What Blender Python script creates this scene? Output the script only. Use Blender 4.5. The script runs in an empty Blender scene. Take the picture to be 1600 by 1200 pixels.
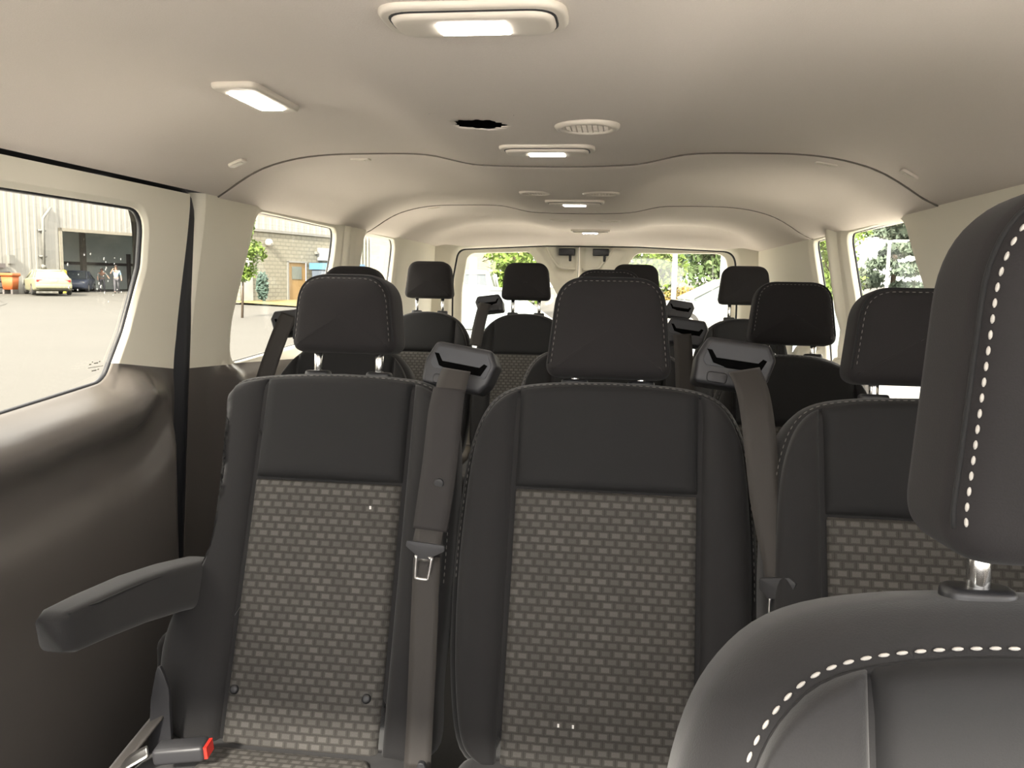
import bpy, bmesh, math, random
import numpy as np
from mathutils import Vector, Matrix

random.seed(7)
rng = np.random.default_rng(7)
scene = bpy.context.scene
COL = scene.collection
PI = math.pi
ZC = 1.14                       # eye height above the van floor

# ------------------------------------------------------------------ materials
def new_mat(name):
    m = bpy.data.materials.new(name); m.use_nodes = True
    nt = m.node_tree; nt.nodes.clear()
    out = nt.nodes.new('ShaderNodeOutputMaterial')
    return m, nt, out

def srgb(r, g, b):
    f = lambda c: ((c/255)/12.92 if c/255 <= .04045 else ((c/255+.055)/1.055)**2.4)
    return (f(r), f(g), f(b), 1)

def mat(name, col, rough=.6, metal=0., noise=0., nscale=400., bump=0., spec=.5, sheen=0., emit=None, estr=0., coord='Object'):
    m, nt, out = new_mat(name)
    p = nt.nodes.new('ShaderNodeBsdfPrincipled')
    p.inputs['Base Color'].default_value = col
    p.inputs['Roughness'].default_value = rough
    p.inputs['Metallic'].default_value = metal
    p.inputs['Specular IOR Level'].default_value = spec
    if sheen:
        p.inputs['Sheen Weight'].default_value = sheen
        p.inputs['Sheen Roughness'].default_value = .5
    if emit:
        p.inputs['Emission Color'].default_value = emit
        p.inputs['Emission Strength'].default_value = estr
    if noise or bump:
        tc = nt.nodes.new('ShaderNodeTexCoord')
        nz = nt.nodes.new('ShaderNodeTexNoise'); nz.inputs['Scale'].default_value = nscale
        nz.inputs['Detail'].default_value = 3
        nt.links.new(tc.outputs[coord], nz.inputs['Vector'])
        if noise:
            mx = nt.nodes.new('ShaderNodeMixRGB'); mx.blend_type = 'MIX'
            mx.inputs[1].default_value = tuple(c*(1-noise) for c in col[:3])+(1,)
            mx.inputs[2].default_value = tuple(min(1, c*(1+noise)) for c in col[:3])+(1,)
            nt.links.new(nz.outputs['Fac'], mx.inputs[0])
            nt.links.new(mx.outputs[0], p.inputs['Base Color'])
        if bump:
            b = nt.nodes.new('ShaderNodeBump'); b.inputs['Strength'].default_value = bump
            b.inputs['Distance'].default_value = .002
            nt.links.new(nz.outputs['Fac'], b.inputs['Height'])
            nt.links.new(b.outputs['Normal'], p.inputs['Normal'])
    nt.links.new(p.outputs[0], out.inputs[0])
    return m

def glass_mat(name, tint):
    m, nt, out = new_mat(name)
    tr = nt.nodes.new('ShaderNodeBsdfTransparent'); tr.inputs[0].default_value = tint
    gl = nt.nodes.new('ShaderNodeBsdfGlossy'); gl.inputs['Roughness'].default_value = .02
    gl.inputs[0].default_value = (1, 1, 1, 1)
    mx = nt.nodes.new('ShaderNodeMixShader'); mx.inputs[0].default_value = .045
    nt.links.new(tr.outputs[0], mx.inputs[1]); nt.links.new(gl.outputs[0], mx.inputs[2])
    nt.links.new(mx.outputs[0], out.inputs[0])
    return m

def weave_mat(name, base, dash, gap):
    """basket weave: staggered lighter dashes over a grey-brown ground, metric UVs"""
    m, nt, out = new_mat(name)
    tc = nt.nodes.new('ShaderNodeTexCoord')
    br = nt.nodes.new('ShaderNodeTexBrick')
    br.offset = .5; br.offset_frequency = 2; br.squash = 1
    br.inputs['Scale'].default_value = 1
    br.inputs['Brick Width'].default_value = .0195*.65
    br.inputs['Row Height'].default_value = .0118
    br.inputs['Mortar Size'].default_value = .0027
    br.inputs['Mortar Smooth'].default_value = .3
    br.inputs['Bias'].default_value = 0
    br.inputs['Color1'].default_value = dash
    br.inputs['Color2'].default_value = tuple(c*.82 for c in dash[:3])+(1,)
    br.inputs['Mortar'].default_value = base
    m0 = nt.nodes.new('ShaderNodeMapping'); m0.inputs['Scale'].default_value = (.65, 1, 1)
    nt.links.new(tc.outputs['UV'], m0.inputs['Vector']); nt.links.new(m0.outputs[0], br.inputs['Vector'])
    # second, finer layer: dark upright bars between the dashes
    mp = nt.nodes.new('ShaderNodeMapping'); mp.inputs['Location'].default_value = (.0, .0, 0)
    nt.links.new(tc.outputs['UV'], mp.inputs['Vector'])
    b2 = nt.nodes.new('ShaderNodeTexBrick')
    b2.offset = .5; b2.offset_frequency = 2
    b2.inputs['Scale'].default_value = 1
    b2.inputs['Brick Width'].default_value = .0195
    b2.inputs['Row Height'].default_value = .0118
    b2.inputs['Mortar Size'].default_value = .0008
    b2.inputs['Mortar Smooth'].default_value = .6
    b2.inputs['Color1'].default_value = (1, 1, 1, 1); b2.inputs['Color2'].default_value = (.86, .86, .86, 1)
    b2.inputs['Mortar'].default_value = gap
    nt.links.new(mp.outputs[0], b2.inputs['Vector'])
    mu = nt.nodes.new('ShaderNodeMixRGB'); mu.blend_type = 'MULTIPLY'; mu.inputs[0].default_value = 1
    nt.links.new(br.outputs['Color'], mu.inputs[1]); nt.links.new(b2.outputs['Color'], mu.inputs[2])
    nz = nt.nodes.new('ShaderNodeTexNoise'); nz.inputs['Scale'].default_value = 900
    nt.links.new(tc.outputs['UV'], nz.inputs['Vector'])
    m3 = nt.nodes.new('ShaderNodeMixRGB'); m3.blend_type = 'MULTIPLY'; m3.inputs[0].default_value = .5
    nt.links.new(mu.outputs[0], m3.inputs[1]); nt.links.new(nz.outputs['Fac'], m3.inputs[2])
    p = nt.nodes.new('ShaderNodeBsdfPrincipled'); p.inputs['Roughness'].default_value = .85
    p.inputs['Specular IOR Level'].default_value = .25
    bp = nt.nodes.new('ShaderNodeBump'); bp.inputs['Strength'].default_value = .35; bp.inputs['Distance'].default_value = .001
    nt.links.new(br.outputs['Fac'], bp.inputs['Height']); bp.invert = True
    nt.links.new(bp.outputs[0], p.inputs['Normal'])
    nt.links.new(m3.outputs[0], p.inputs['Base Color'])
    nt.links.new(p.outputs[0], out.inputs[0])
    return m

def block_mat(name, c1, c2, mortar, bw, rh, ms):
    m, nt, out = new_mat(name)
    tc = nt.nodes.new('ShaderNodeTexCoord')
    br = nt.nodes.new('ShaderNodeTexBrick'); br.inputs['Scale'].default_value = 1
    br.inputs['Brick Width'].default_value = bw; br.inputs['Row Height'].default_value = rh
    br.inputs['Mortar Size'].default_value = ms
    br.inputs['Color1'].default_value = c1; br.inputs['Color2'].default_value = c2; br.inputs['Mortar'].default_value = mortar
    nt.links.new(tc.outputs['UV'], br.inputs['Vector'])
    p = nt.nodes.new('ShaderNodeBsdfPrincipled'); p.inputs['Roughness'].default_value = .9
    nt.links.new(br.outputs['Color'], p.inputs['Base Color']); nt.links.new(p.outputs[0], out.inputs[0])
    return m

M = dict(
    fabric=mat('charcoal_fabric', (.0165, .016, .0165, 1), .8, noise=.15, nscale=700, bump=.12, spec=.25, sheen=.15),
    fabric2=mat('charcoal_smooth_fabric', (.016, .016, .0165, 1), .75, noise=.1, nscale=900, bump=.08, spec=.2, sheen=.04),
    head=mat('headrest_fabric', (.018, .0165, .017, 1), .8, noise=.12, nscale=800, bump=.1, spec=.2, sheen=.05),
    weave=weave_mat('woven_insert_fabric', (.080, .075, .068, 1), (.140, .133, .122, 1), (.62, .62, .62, 1)),
    stitch=mat('grey_thread', (.42, .40, .37, 1), .7),
    stitch2=mat('dull_grey_thread', (.15, .142, .132, 1), .7),
    plastic=mat('black_plastic', (.018, .018, .02, 1), .42, bump=.05, nscale=900),
    plastic2=mat('dark_grey_plastic', (.030, .030, .033, 1), .45, bump=.05, nscale=900),
    plastic3=mat('blue_grey_plastic', (.034, .036, .042, 1), .45, bump=.05, nscale=900),
    slot=mat('slot_black', (.003, .003, .003, 1), 1., spec=0.),
    chrome=mat('chrome', (.75, .75, .74, 1), .16, 1.),
    steel=mat('tongue_steel', (.62, .61, .6, 1), .32, 1.),
    belt=mat('belt_webbing', (.029, .025, .022, 1), .7, noise=.15, nscale=1500, bump=.15, sheen=.1),
    sleeve=mat('belt_sleeve', (.019, .0165, .0165, 1), .75, bump=.1, nscale=800),
    red=mat('red_button', (.75, .03, .02, 1), .4, emit=None),
    liner=mat('headliner_cloth', (.79, .725, .668, 1), .95, noise=.05, nscale=500, bump=.16, spec=.15),
    trimlight=mat('beige_trim', (.80, .765, .65, 1), .65, bump=.04, nscale=900, spec=.3),
    trimdark=mat('dark_trim', (.110, .100, .092, 1), .32, bump=.05, nscale=900, spec=.4),
    rubber=mat('black_rubber', (.012, .013, .017, 1), .5),
    carpet=mat('dark_floor', (.03, .029, .028, 1), .9, noise=.3, nscale=200),
    seam=mat('taupe_seam_shade', (.16, .14, .12, 1), .8),
    bezel=mat('lamp_bezel', (.74, .68, .60, 1), .45, spec=.4),
    lens=mat('lamp_lens', (.9, .88, .82, 1), .3, emit=(1, .93, .84, 1), estr=22.),
    grille=mat('vent_grille', (.22, .20, .18, 1), .8, noise=.5, nscale=700),
    glass=glass_mat('window_glass', (.90, .89, .85, 1)),
    carglass=mat('car_glass', (.13, .165, .165, 1), .12, spec=.6),
    darkglass=mat('dark_car_glass', (.05, .06, .07, 1), .12, spec=.6),
    hair=mat('dark_hair', (.03, .02, .015, 1), .8),
    skin=mat('skin', (.28, .17, .125, 1), .6),
    shirt=mat('light_blue_shirt', (.19, .265, .33, 1), .8),
    trousers=mat('dark_trousers', (.06, .06, .07, 1), .8),
    greyshirt=mat('grey_shirt', (.16, .17, .17, 1), .8),
    shoe=mat('black_shoe', (.02, .02, .02, 1), .5),
    tyre=mat('tyre_rubber', (.03, .03, .03, 1), .8),
    orange=mat('orange_plastic', (.32, .085, .022, 1), .6),
    yellow=mat('yellow_paint', (.45, .32, .03, 1), .6),
    cream=mat('champagne_paint', (.20, .197, .13, 1), .35),
    white=mat('white_paint', (.24, .248, .245, 1), .3),
    darkcar=mat('dark_blue_paint', (.05, .06, .09, 1), .4),
    tail=mat('red_tail_lamp', (.32, .008, .012, 1), .3),
    siding=mat('white_metal_siding', (.235, .232, .213, 1), .6),
    siding2=mat('cream_vinyl_siding', (.20, .185, .148, 1), .7),
    block=block_mat('painted_block', (.170, .164, .132, 1), (.160, .154, .124, 1), (.115, .111, .09, 1), .42, .21, .03),
    garage=mat('garage_interior', (.62, .68, .67, 1), .9, noise=.2, nscale=.8),
    garagedark=mat('garage_steel', (.10, .09, .088, 1), .8),
    tan=mat('tan_door', (.22, .145, .062, 1), .7),
    pane=mat('grey_green_pane', (.12, .135, .12, 1), .3),
    blue=mat('blue_lid', (.06, .15, .30, 1), .6),
    bluegrey=mat('blue_grey_steel', (.07, .09, .125, 1), .6),
    lampwhite=mat('wall_lamp_white', (.28, .28, .27, 1), .5),
    pipe=mat('grey_pipe', (.15, .15, .14, 1), .6),
    bark=mat('bark', (.06, .045, .032, 1), .9, noise=.4, nscale=20),
    leaf=mat('bright_leaves', (.095, .155, .02, 1), .7, noise=.45, nscale=2),
    leaf2=mat('green_leaves', (.07, .115, .038, 1), .7, noise=.45, nscale=2),
    spruce=mat('spruce_needles', (.085, .115, .085, 1), .8, noise=.5, nscale=3),
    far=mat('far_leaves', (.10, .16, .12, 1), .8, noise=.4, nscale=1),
    flower=mat('orange_shrub_leaves', (.22, .16, .04, 1), .8, noise=.5, nscale=3),
    cypress=mat('blue_green_foliage', (.05, .085, .07, 1), .8, noise=.4, nscale=5),
    bounce_ground=mat('white_bounce_ground', (.80, .78, .73, 1), .9, noise=.05, nscale=.5),
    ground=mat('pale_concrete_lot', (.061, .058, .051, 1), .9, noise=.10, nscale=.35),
    crack=mat('tar_crack', (.055, .052, .046, 1), .9),
    grass=mat('dry_grass', (.155, .115, .042, 1), .9, noise=.4, nscale=6),
    polemat=mat('pale_pole', (.36, .36, .35, 1), .5),
    speck=mat('white_speck', (.8, .8, .78, 1), .6),
    drop=mat('white_spot', (.85, .86, .84, 1), .5),  # white of the spots on the sliding door pane
    print_=mat('dark_print', (.22, .21, .18, 1), .6),
)

# ------------------------------------------------------------------ mesh helpers
def link(name, me, m=None, parent=None, loc=None):
    o = bpy.data.objects.new(name, me); COL.objects.link(o)
    if m is not None and me is not None: me.materials.append(m)
    if parent is not None: o.parent = parent
    if loc is not None: o.location = loc
    return o

class MB:
    """collects verts / faces (and metric uvs) for ONE mesh object"""
    def __init__(s): s.v = []; s.f = []; s.uv = {}
    def add(s, v, f, uv=None):
        k = len(s.v); s.v += [tuple(map(float, q)) for q in v]
        s.f += [tuple(i+k for i in q) for q in f]
        if uv is not None:
            for i, q in enumerate(uv): s.uv[k+i] = q
        return s
    def build(s, name, m, parent=None, smooth=True, recalc=True, loc=None, auto=None):
        me = bpy.data.meshes.new(name); me.from_pydata(s.v, [], s.f); me.update()
        if s.uv:
            l = me.uv_layers.new(name='UVMap')
            for lp in me.loops: l.data[lp.index].uv = s.uv.get(lp.vertex_index, (0, 0))
        if recalc:
            bm = bmesh.new(); bm.from_mesh(me); bmesh.ops.recalc_face_normals(bm, faces=bm.faces); bm.to_mesh(me); bm.free()
        if smooth: me.polygons.foreach_set('use_smooth', [True]*len(me.polygons))
        o = link(name, me, m, parent, loc)
        if smooth and auto:
            me.set_sharp_from_angle(angle=math.radians(auto))
        return o

def ident(u, n, w): return (u, n, w)

def loft(mb, rings, caps=(True, True), closed=True):
    n = len(rings[0]); v = [p for r in rings for p in r]; f = []
    for i in range(len(rings)-1):
        for j in range(n if closed else n-1):
            a = i*n+j; b = i*n+(j+1) % n
            f.append((a, b, b+n, a+n))
    if caps[0]: f.append(tuple(range(n-1, -1, -1)))
    if caps[1]: f.append(tuple(range((len(rings)-1)*n, len(rings)*n)))
    mb.add(v, f); return mb

def smooth_poly(pts, n=6, closed=True):
    """Catmull-Rom through control points"""
    P = [np.array(p, float) for p in pts]; out = []; k = len(P)
    for i in range(k if closed else k-1):
        p0 = P[(i-1) % k] if closed or i > 0 else P[i]
        p1 = P[i]; p2 = P[(i+1) % k]
        p3 = P[(i+2) % k] if closed or i+2 < k else p2
        for t in np.arange(n)/n:
            out.append(.5*((2*p1)+(-p0+p2)*t+(2*p0-5*p1+4*p2-p3)*t*t+(-p0+3*p1-3*p2+p3)*t**3))
    if not closed: out.append(P[-1])
    return out

def round_poly(pts, r, n=5):
    """polygon with every corner rounded (r: number or list)"""
    P = [np.array(p, float) for p in pts]; k = len(P); out = []
    for i in range(k):
        a, b, c = P[i-1], P[i], P[(i+1) % k]
        rr = r[i] if isinstance(r, (list, tuple)) else r
        da = (a-b); dc = (c-b); la = np.linalg.norm(da); lc = np.linalg.norm(dc); da /= la; dc /= lc
        ang = math.acos(max(-1, min(1, float(da@dc))))
        t = min(rr/math.tan(ang/2), la*.48, lc*.48)
        s, e = b+da*t, b+dc*t
        for j in range(n+1):
            q = j/n; out.append((1-q)**2*s+2*q*(1-q)*b+q*q*e)
    return out

def rrect(w, h, r, n=5, cx=0, cy=0):
    return round_poly([(cx-w/2, cy-h/2), (cx+w/2, cy-h/2), (cx+w/2, cy+h/2), (cx-w/2, cy+h/2)], r, n)

def ccw(P):
    A = 0
    for i in range(len(P)):
        A += P[i-1][0]*P[i][1]-P[i][0]*P[i-1][1]
    return P if A > 0 else P[::-1]

def inset(P, d):
    k = len(P); out = []
    for i in range(k):
        a, b, c = P[i-1], P[i], P[(i+1) % k]
        t = c-a; l = math.hypot(*t) or 1
        nrm = np.array([-t[1], t[0]])/l         # inward for ccw
        out.append(b+nrm*d)
    return out

def pillow(mb, P, n0, n1, r, fr=ident, crown=0, rb=None, steps=4, caps=5, mod=None, uv=False):
    """solid with outline P (u,w), back at n0, front at n1, front edge radius r, crowned front"""
    P = ccw([np.array(p, float) for p in P]); rb = r*.5 if rb is None else rb
    rings = []; c = sum(P)/len(P)
    L = []
    for j in range(steps+1):
        a = PI/2*j/steps; L.append((rb*(1-math.sin(a)), n0+rb*(1-math.cos(a))))
    for j in range(steps+1):
        a = PI/2*j/steps; L.append((r*(1-math.cos(a)), n1-r+r*math.sin(a)))
    for d, n in L:
        rings.append([(q[0], n, q[1]) for q in (inset(P, d) if d > 1e-6 else P)])
    base = inset(P, r) if r > 1e-6 else P
    back = inset(P, rb) if rb > 1e-6 else P
    for s in np.linspace(1, 0, caps+1)[1:-1]:
        s2 = s
        rings.append([(c[0]+(q[0]-c[0])*s2, n1+crown*(1-s2*s2), c[1]+(q[1]-c[1])*s2) for q in base])
    k = len(P); v = [fr(*(p if mod is None else mod(*p))) for rg in rings for p in rg]; f = []
    uvs = [(p[0], p[2]) for rg in rings for p in rg]
    for i in range(len(rings)-1):
        for j in range(k):
            a = i*k+j; b = i*k+(j+1) % k; f.append((a, b, b+k, a+k))
    ct = (c[0], n1+crown, c[1]); v.append(fr(*(ct if mod is None else mod(*ct)))); uvs.append((c[0], c[1]))
    e = (len(rings)-1)*k
    for j in range(k): f.append((e+j, e+(j+1) % k, len(v)-1))
    v.append(fr(c[0], n0, c[1])); uvs.append((c[0], c[1]))
    for j in range(k): f.append(((j+1) % k, j, len(v)-1))
    mb.add(v, f, uvs if uv else None); return mb

def patch(mb, u0, u1, w0, w1, base, h, r, fr=ident, nu=14, nw=26, sink=.006, uv=False, crown=0.):
    """puffed upholstery panel between u0(w) and u1(w)"""
    v = []; uvs = []; f = []
    ss = (1-np.cos(np.linspace(0, PI, nu+1)))/2; tt = (1-np.cos(np.linspace(0, PI, nw+1)))/2
    for t in tt:
        w = w0+(w1-w0)*t; a = u0(w); b = u1(w)
        for s in ss:
            u = a+(b-a)*s
            d = min(u-a, b-u, w-w0, w1-w); q = max(0, min(1, d/r))
            n = base-sink+(h+sink)*math.sqrt(max(0, 1-(1-q)**2))+crown*(1-(2*s-1)**2)
            v.append(fr(u, n, w)); uvs.append((u, w))
    for i in range(nw):
        for j in range(nu):
            a = i*(nu+1)+j; f.append((a, a+1, a+nu+2, a+nu+1))
    mb.add(v, f, uvs if uv else None); return mb

def coons(mb, left, top, right, bottom, base, h, r, fr=ident, nu=14, nw=30, sink=.006, crown=0.):
    """puffed panel bounded by four (u,w) polylines: left/right run upwards, top/bottom run left to right"""
    def at(P):
        P = np.array(P, float); L = np.concatenate([[0], np.cumsum(np.hypot(*(P[1:]-P[:-1]).T))]); L /= L[-1]
        return lambda t: np.array([np.interp(t, L, P[:, 0]), np.interp(t, L, P[:, 1])])
    l, t_, r_, b = at(left), at(top), at(right), at(bottom)
    W = np.linalg.norm(t_(1)-t_(0))*.5+np.linalg.norm(b(1)-b(0))*.5; H = np.linalg.norm(l(1)-l(0))
    ss = (1-np.cos(np.linspace(0, PI, nu+1)))/2; tt = (1-np.cos(np.linspace(0, PI, nw+1)))/2
    v = []; f = []
    for t in tt:
        for s in ss:
            p = (1-s)*l(t)+s*r_(t)+(1-t)*b(s)+t*t_(s)-((1-s)*(1-t)*b(0)+s*(1-t)*b(1)+(1-s)*t*t_(0)+s*t*t_(1))
            d = min(s*W, (1-s)*W, t*H, (1-t)*H); q = max(0, min(1, d/r))
            v.append(fr(p[0], base-sink+(h+sink)*math.sqrt(max(0, 1-(1-q)**2))+crown*(1-(2*s-1)**2), p[1]))
    for i in range(nw):
        for j in range(nu): a = i*(nu+1)+j; f.append((a, a+1, a+nu+2, a+nu+1))
    mb.add(v, f); return mb

def prism(mb, P, n0, n1, fr=ident):
    P = ccw([np.array(p, float) for p in P]); k = len(P)
    v = [fr(p[0], n, p[1]) for n in (n0, n1) for p in P]
    f = [(i, (i+1) % k, k+(i+1) % k, k+i) for i in range(k)]+[tuple(range(k-1, -1, -1)), tuple(range(k, 2*k))]
    mb.add(v, f); return mb

def tube(mb, path, r, n=8, caps=True):
    P = [np.array(p, float) for p in path]; rings = []; prev = None
    for i, p in enumerate(P):
        t = P[min(i+1, len(P)-1)]-P[max(i-1, 0)]; t = t/(np.linalg.norm(t) or 1)
        if prev is None:
            a = np.array([0, 0, 1.]) if abs(t[2]) < .9 else np.array([1., 0, 0]); x = np.cross(t, a)
        else: x = prev-t*(prev@t)
        x /= np.linalg.norm(x); prev = x; y = np.cross(t, x)
        rr = r[i] if isinstance(r, (list, tuple, np.ndarray)) else r
        rings.append([p+rr*(math.cos(q)*x+math.sin(q)*y) for q in np.linspace(0, 2*PI, n, endpoint=False)])
    return loft(mb, rings, (caps, caps))

def box(mb, c, s, rot=None):
    v = [np.array([x, y, z])*np.array(s)/2 for x in (-1, 1) for y in (-1, 1) for z in (-1, 1)]
    if rot is not None: v = [np.array(rot @ Vector(q)) for q in v]
    v = [q+np.array(c, float) for q in v]
    return mb.add(v, [(0, 1, 3, 2), (4, 6, 7, 5), (0, 4, 5, 1), (2, 3, 7, 6), (0, 2, 6, 4), (1, 5, 7, 3)])

def rbox(name, c, s, r, m, parent=None, seg=3, rot=None):
    mb = MB(); box(mb, (0, 0, 0), s); o = mb.build(name, m, parent, smooth=False)
    bm = bmesh.new(); bm.from_mesh(o.data); bmesh.ops.bevel(bm, geom=bm.edges[:], offset=r, segments=seg, affect='EDGES', profile=.5)
    if rot is not None: bmesh.ops.rotate(bm, verts=bm.verts, cent=(0, 0, 0), matrix=rot)
    bmesh.ops.translate(bm, verts=bm.verts, vec=c)
    bm.to_mesh(o.data); bm.free(); o.data.polygons.foreach_set('use_smooth', [True]*len(o.data.polygons))
    return o

def ribbon(mb, path, widths, wdirs, th=.0016, cup=0.):
    """webbing: path points, width and width direction per point"""
    P = smooth_poly(path, 6, False); k = len(P)
    W = np.interp(np.linspace(0, 1, k), np.linspace(0, 1, len(widths)), widths)
    D = np.array([np.interp(np.linspace(0, 1, k), np.linspace(0, 1, len(wdirs)), [d[i] for d in wdirs]) for i in range(3)]).T
    rings = []
    for i in range(k):
        t = P[min(i+1, k-1)]-P[max(i-1, 0)]; t /= np.linalg.norm(t)
        d = D[i]-t*(D[i]@t); d /= np.linalg.norm(d); n = np.cross(t, d)
        top = [P[i]+d*W[i]*s+n*(th/2-cup*(2*s)**2*W[i]) for s in np.linspace(-.5, .5, 5)]
        bot = [P[i]+d*W[i]*s+n*(-th/2-cup*(2*s)**2*W[i]) for s in np.linspace(.5, -.5, 5)]
        rings.append(top+bot)
    return loft(mb, rings)

def dashes(mb, path, on=.0065, off=.0042, r=.001):
    P = [np.array(p, float) for p in path]
    L = np.concatenate([[0], np.cumsum([np.linalg.norm(P[i+1]-P[i]) for i in range(len(P)-1)])])
    A = np.array(P); g = lambda s: np.array([np.interp(s, L, A[:, i]) for i in range(3)])
    s = 0
    while s+on < L[-1]:
        a, c = g(s), g(s+on); b = (a+c)/2
        tube(mb, [a, a*.75+c*.25, b, a*.25+c*.75, c], [r*.4, r, r*1.1, r, r*.4], 5); s += on+off
    return mb

def tag(o, label=None, cat=None, group=None, kind=None):
    if label: o['label'] = label
    if cat: o['category'] = cat
    if group: o['group'] = group
    if kind: o['kind'] = kind
    return o
def empty(name, loc, label=None, cat=None, group=None, kind=None, rz=0):
    o = bpy.data.objects.new(name, None); COL.objects.link(o); o.location = loc; o.rotation_euler.z = rz
    o.empty_display_size = .1
    return tag(o, label, cat, group, kind)
def struct(o): o['kind'] = 'structure'; return o
def sstep(x, a, b):
    t = min(1, max(0, (x-a)/(b-a))); return t*t*(3-2*t)

# ------------------------------------------------------------------ the shell
# headliner cross-section (half) : x -> z
PX = np.array([0, .10, .19, .235, .30, .36, .45, .55, .63, .70, .75, .80, .84, .875, .90])
PZ = np.array([1.419, 1.420, 1.424, 1.432, 1.446, 1.450, 1.450, 1.448, 1.440, 1.424, 1.405, 1.376, 1.349, 1.332, 1.326])
_q = smooth_poly(list(zip(PX, PZ)), 6, False); QX = np.array([p[0] for p in _q]); QZ = np.array([p[1] for p in _q])
def roof(x): return float(np.interp(abs(x), QX, QZ))

def liner_panel(name, ya, yb, xa=-.875, xb=.905, zoff=0., hole=None, curl=(True, True), drop=None):
    xs = sorted(set(np.round(np.concatenate([np.linspace(xa, xb, 73)]), 4)))
    ys = list(np.linspace(ya, yb, max(8, int((yb-ya)/.06))))
    if hole:
        hx0, hx1, hy0, hy1 = hole[:4]
        xs = sorted([x for x in xs if not (hx0-.004 < x < hx1+.004)]+list(np.linspace(hx0, hx1, 5)))
        ys = sorted([y for y in ys if not (hy0-.01 < y < hy1+.01)]+list(np.linspace(hy0, hy1, 5)))
    ys = sorted(set([round(float(y), 4) for y in ys]+[ya+.0015, ya+.004, ya+.007, yb-.0015, yb-.004, yb-.007]))
    def zf(x, y):
        z = roof(x)+zoff
        c = 0
        if curl[0]: c = max(c, 1-(y-ya)/.007)
        if curl[1]: c = max(c, 1-(yb-y)/.007)
        if c > 0: z += .007*(1-math.sqrt(max(0, 1-c*c)))
        if drop: z = drop(x, y, z)
        return z
    mb = MB(); nx = len(xs); v = [(x, y, zf(x, y)) for y in ys for x in xs]; f = []
    for i in range(len(ys)-1):
        for j in range(nx-1):
            if hole and hx0-1e-5 <= xs[j] and xs[j+1] <= hx1+1e-5 and hy0-1e-5 <= ys[i] and ys[i+1] <= hy1+1e-5: continue
            a = i*nx+j; f.append((a, a+1, a+nx+1, a+nx))
    mb.add(v, f)
    if hole:
        cx, cy, rx, ry = hole[4:]
        inner = []; outer = []
        N = 64
        for k in range(N):
            a = 2*PI*k/N; jig = 1+.07*math.sin(5*a+1)+.06*math.sin(11*a)+.05*math.sin(17*a+2)
            inner.append((cx+rx*math.cos(a)*jig, cy+ry*math.sin(a)*jig))
            dx, dy = math.cos(a), math.sin(a)
            s = min(((hx1-cx) if dx > 0 else (hx0-cx))/dx if abs(dx) > 1e-6 else 9, ((hy1-cy) if dy > 0 else (hy0-cy))/dy if abs(dy) > 1e-6 else 9)
            outer.append((cx+dx*(s+.002), cy+dy*(s+.002)))
        rings = [[(o[0]+(i[0]-o[0])*t, o[1]+(i[1]-o[1])*t, 0) for o, i in zip(outer, inner)] for t in (0, .35, .7, 1)]
        rings = [[(p[0], p[1], zf(p[0], p[1])-.0003) for p in r] for r in rings]
        rings.append([(p[0], p[1], p[2]+.0012) for p in rings[-1]])
        loft(mb, rings, (False, False))
    return mb.build(name, M['liner'], ceiling)

ceiling = struct(empty('ceiling', (0, 0, 0)))
HOLE = (-.165, -.02, 1.42, 1.59, -.092, 1.505, .046, .044)
liner_panel('headliner_panel', -.32, 2.03, xa=-.848, xb=.905, hole=HOLE, curl=(False, True))
liner_panel('headliner_panel', 2.034, 3.32, xa=-.895, xb=.925, zoff=-.0025)
def rear_drop(x, y, z):
    t = sstep(y, 4.42, 4.52); s = 1-sstep(abs(x), .70, .86)
    tgt = 1.352-.014*min(1, abs(x)/.7)**2
    return z+(min(z, tgt)-z)*t*s+(1.33-z)*t*(1-s)*.6
liner_panel('headliner_panel', 3.324, 4.53, xa=-.895, xb=.925, zoff=-.004, curl=(True, False), drop=rear_drop)
# dark seam channel above the joints, and the steel roof skin over everything
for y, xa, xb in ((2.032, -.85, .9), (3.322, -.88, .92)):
    mb = MB(); v = []; f = []
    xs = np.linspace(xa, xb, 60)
    for x in xs:
        v += [(x, y-.03, roof(x)+.016), (x, y+.03, roof(x)+.016)]
    for i in range(59): f.append((2*i, 2*i+1, 2*i+3, 2*i+2))
    mb.add(v, f).build('seam_backing', M['trimdark'], ceiling)
    mb = MB(); tube(mb, [(x, y-.003, roof(x)-.0003-(.002 if y > 3 else 0)) for x in xs], .0026, 6); mb.build('seam_shade_line', M['seam'], ceiling)  # dark tube added to draw the shade line along the joint
mb = MB(); v = []; f = []
xs = np.linspace(-.925, .955, 40); ys = np.linspace(-.34, 4.9, 12)
for y in ys:
    for x in xs:
        v.append((x, y, 1.50-.17*max(0, (abs(x)-.6)/.4)**2))
for i in range(11):
    for j in range(39): a = i*40+j; f.append((a, a+1, a+41, a+40))
mb.add(v, f).build('roof_skin', M['trimdark'], ceiling, recalc=False)

floor = MB(); box(floor, (.01, 2.1, -.02), (1.84, 5.1, .04)); struct(floor.build('floor', M['carpet'], smooth=False))

# ---- wall builder: cell with a window, lofted from the outline to the rectangle
def resample(P, N, start):
    P = [np.array(p, float) for p in P]; P = ccw(P); c = sum(P)/len(P)
    return P, c

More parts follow.
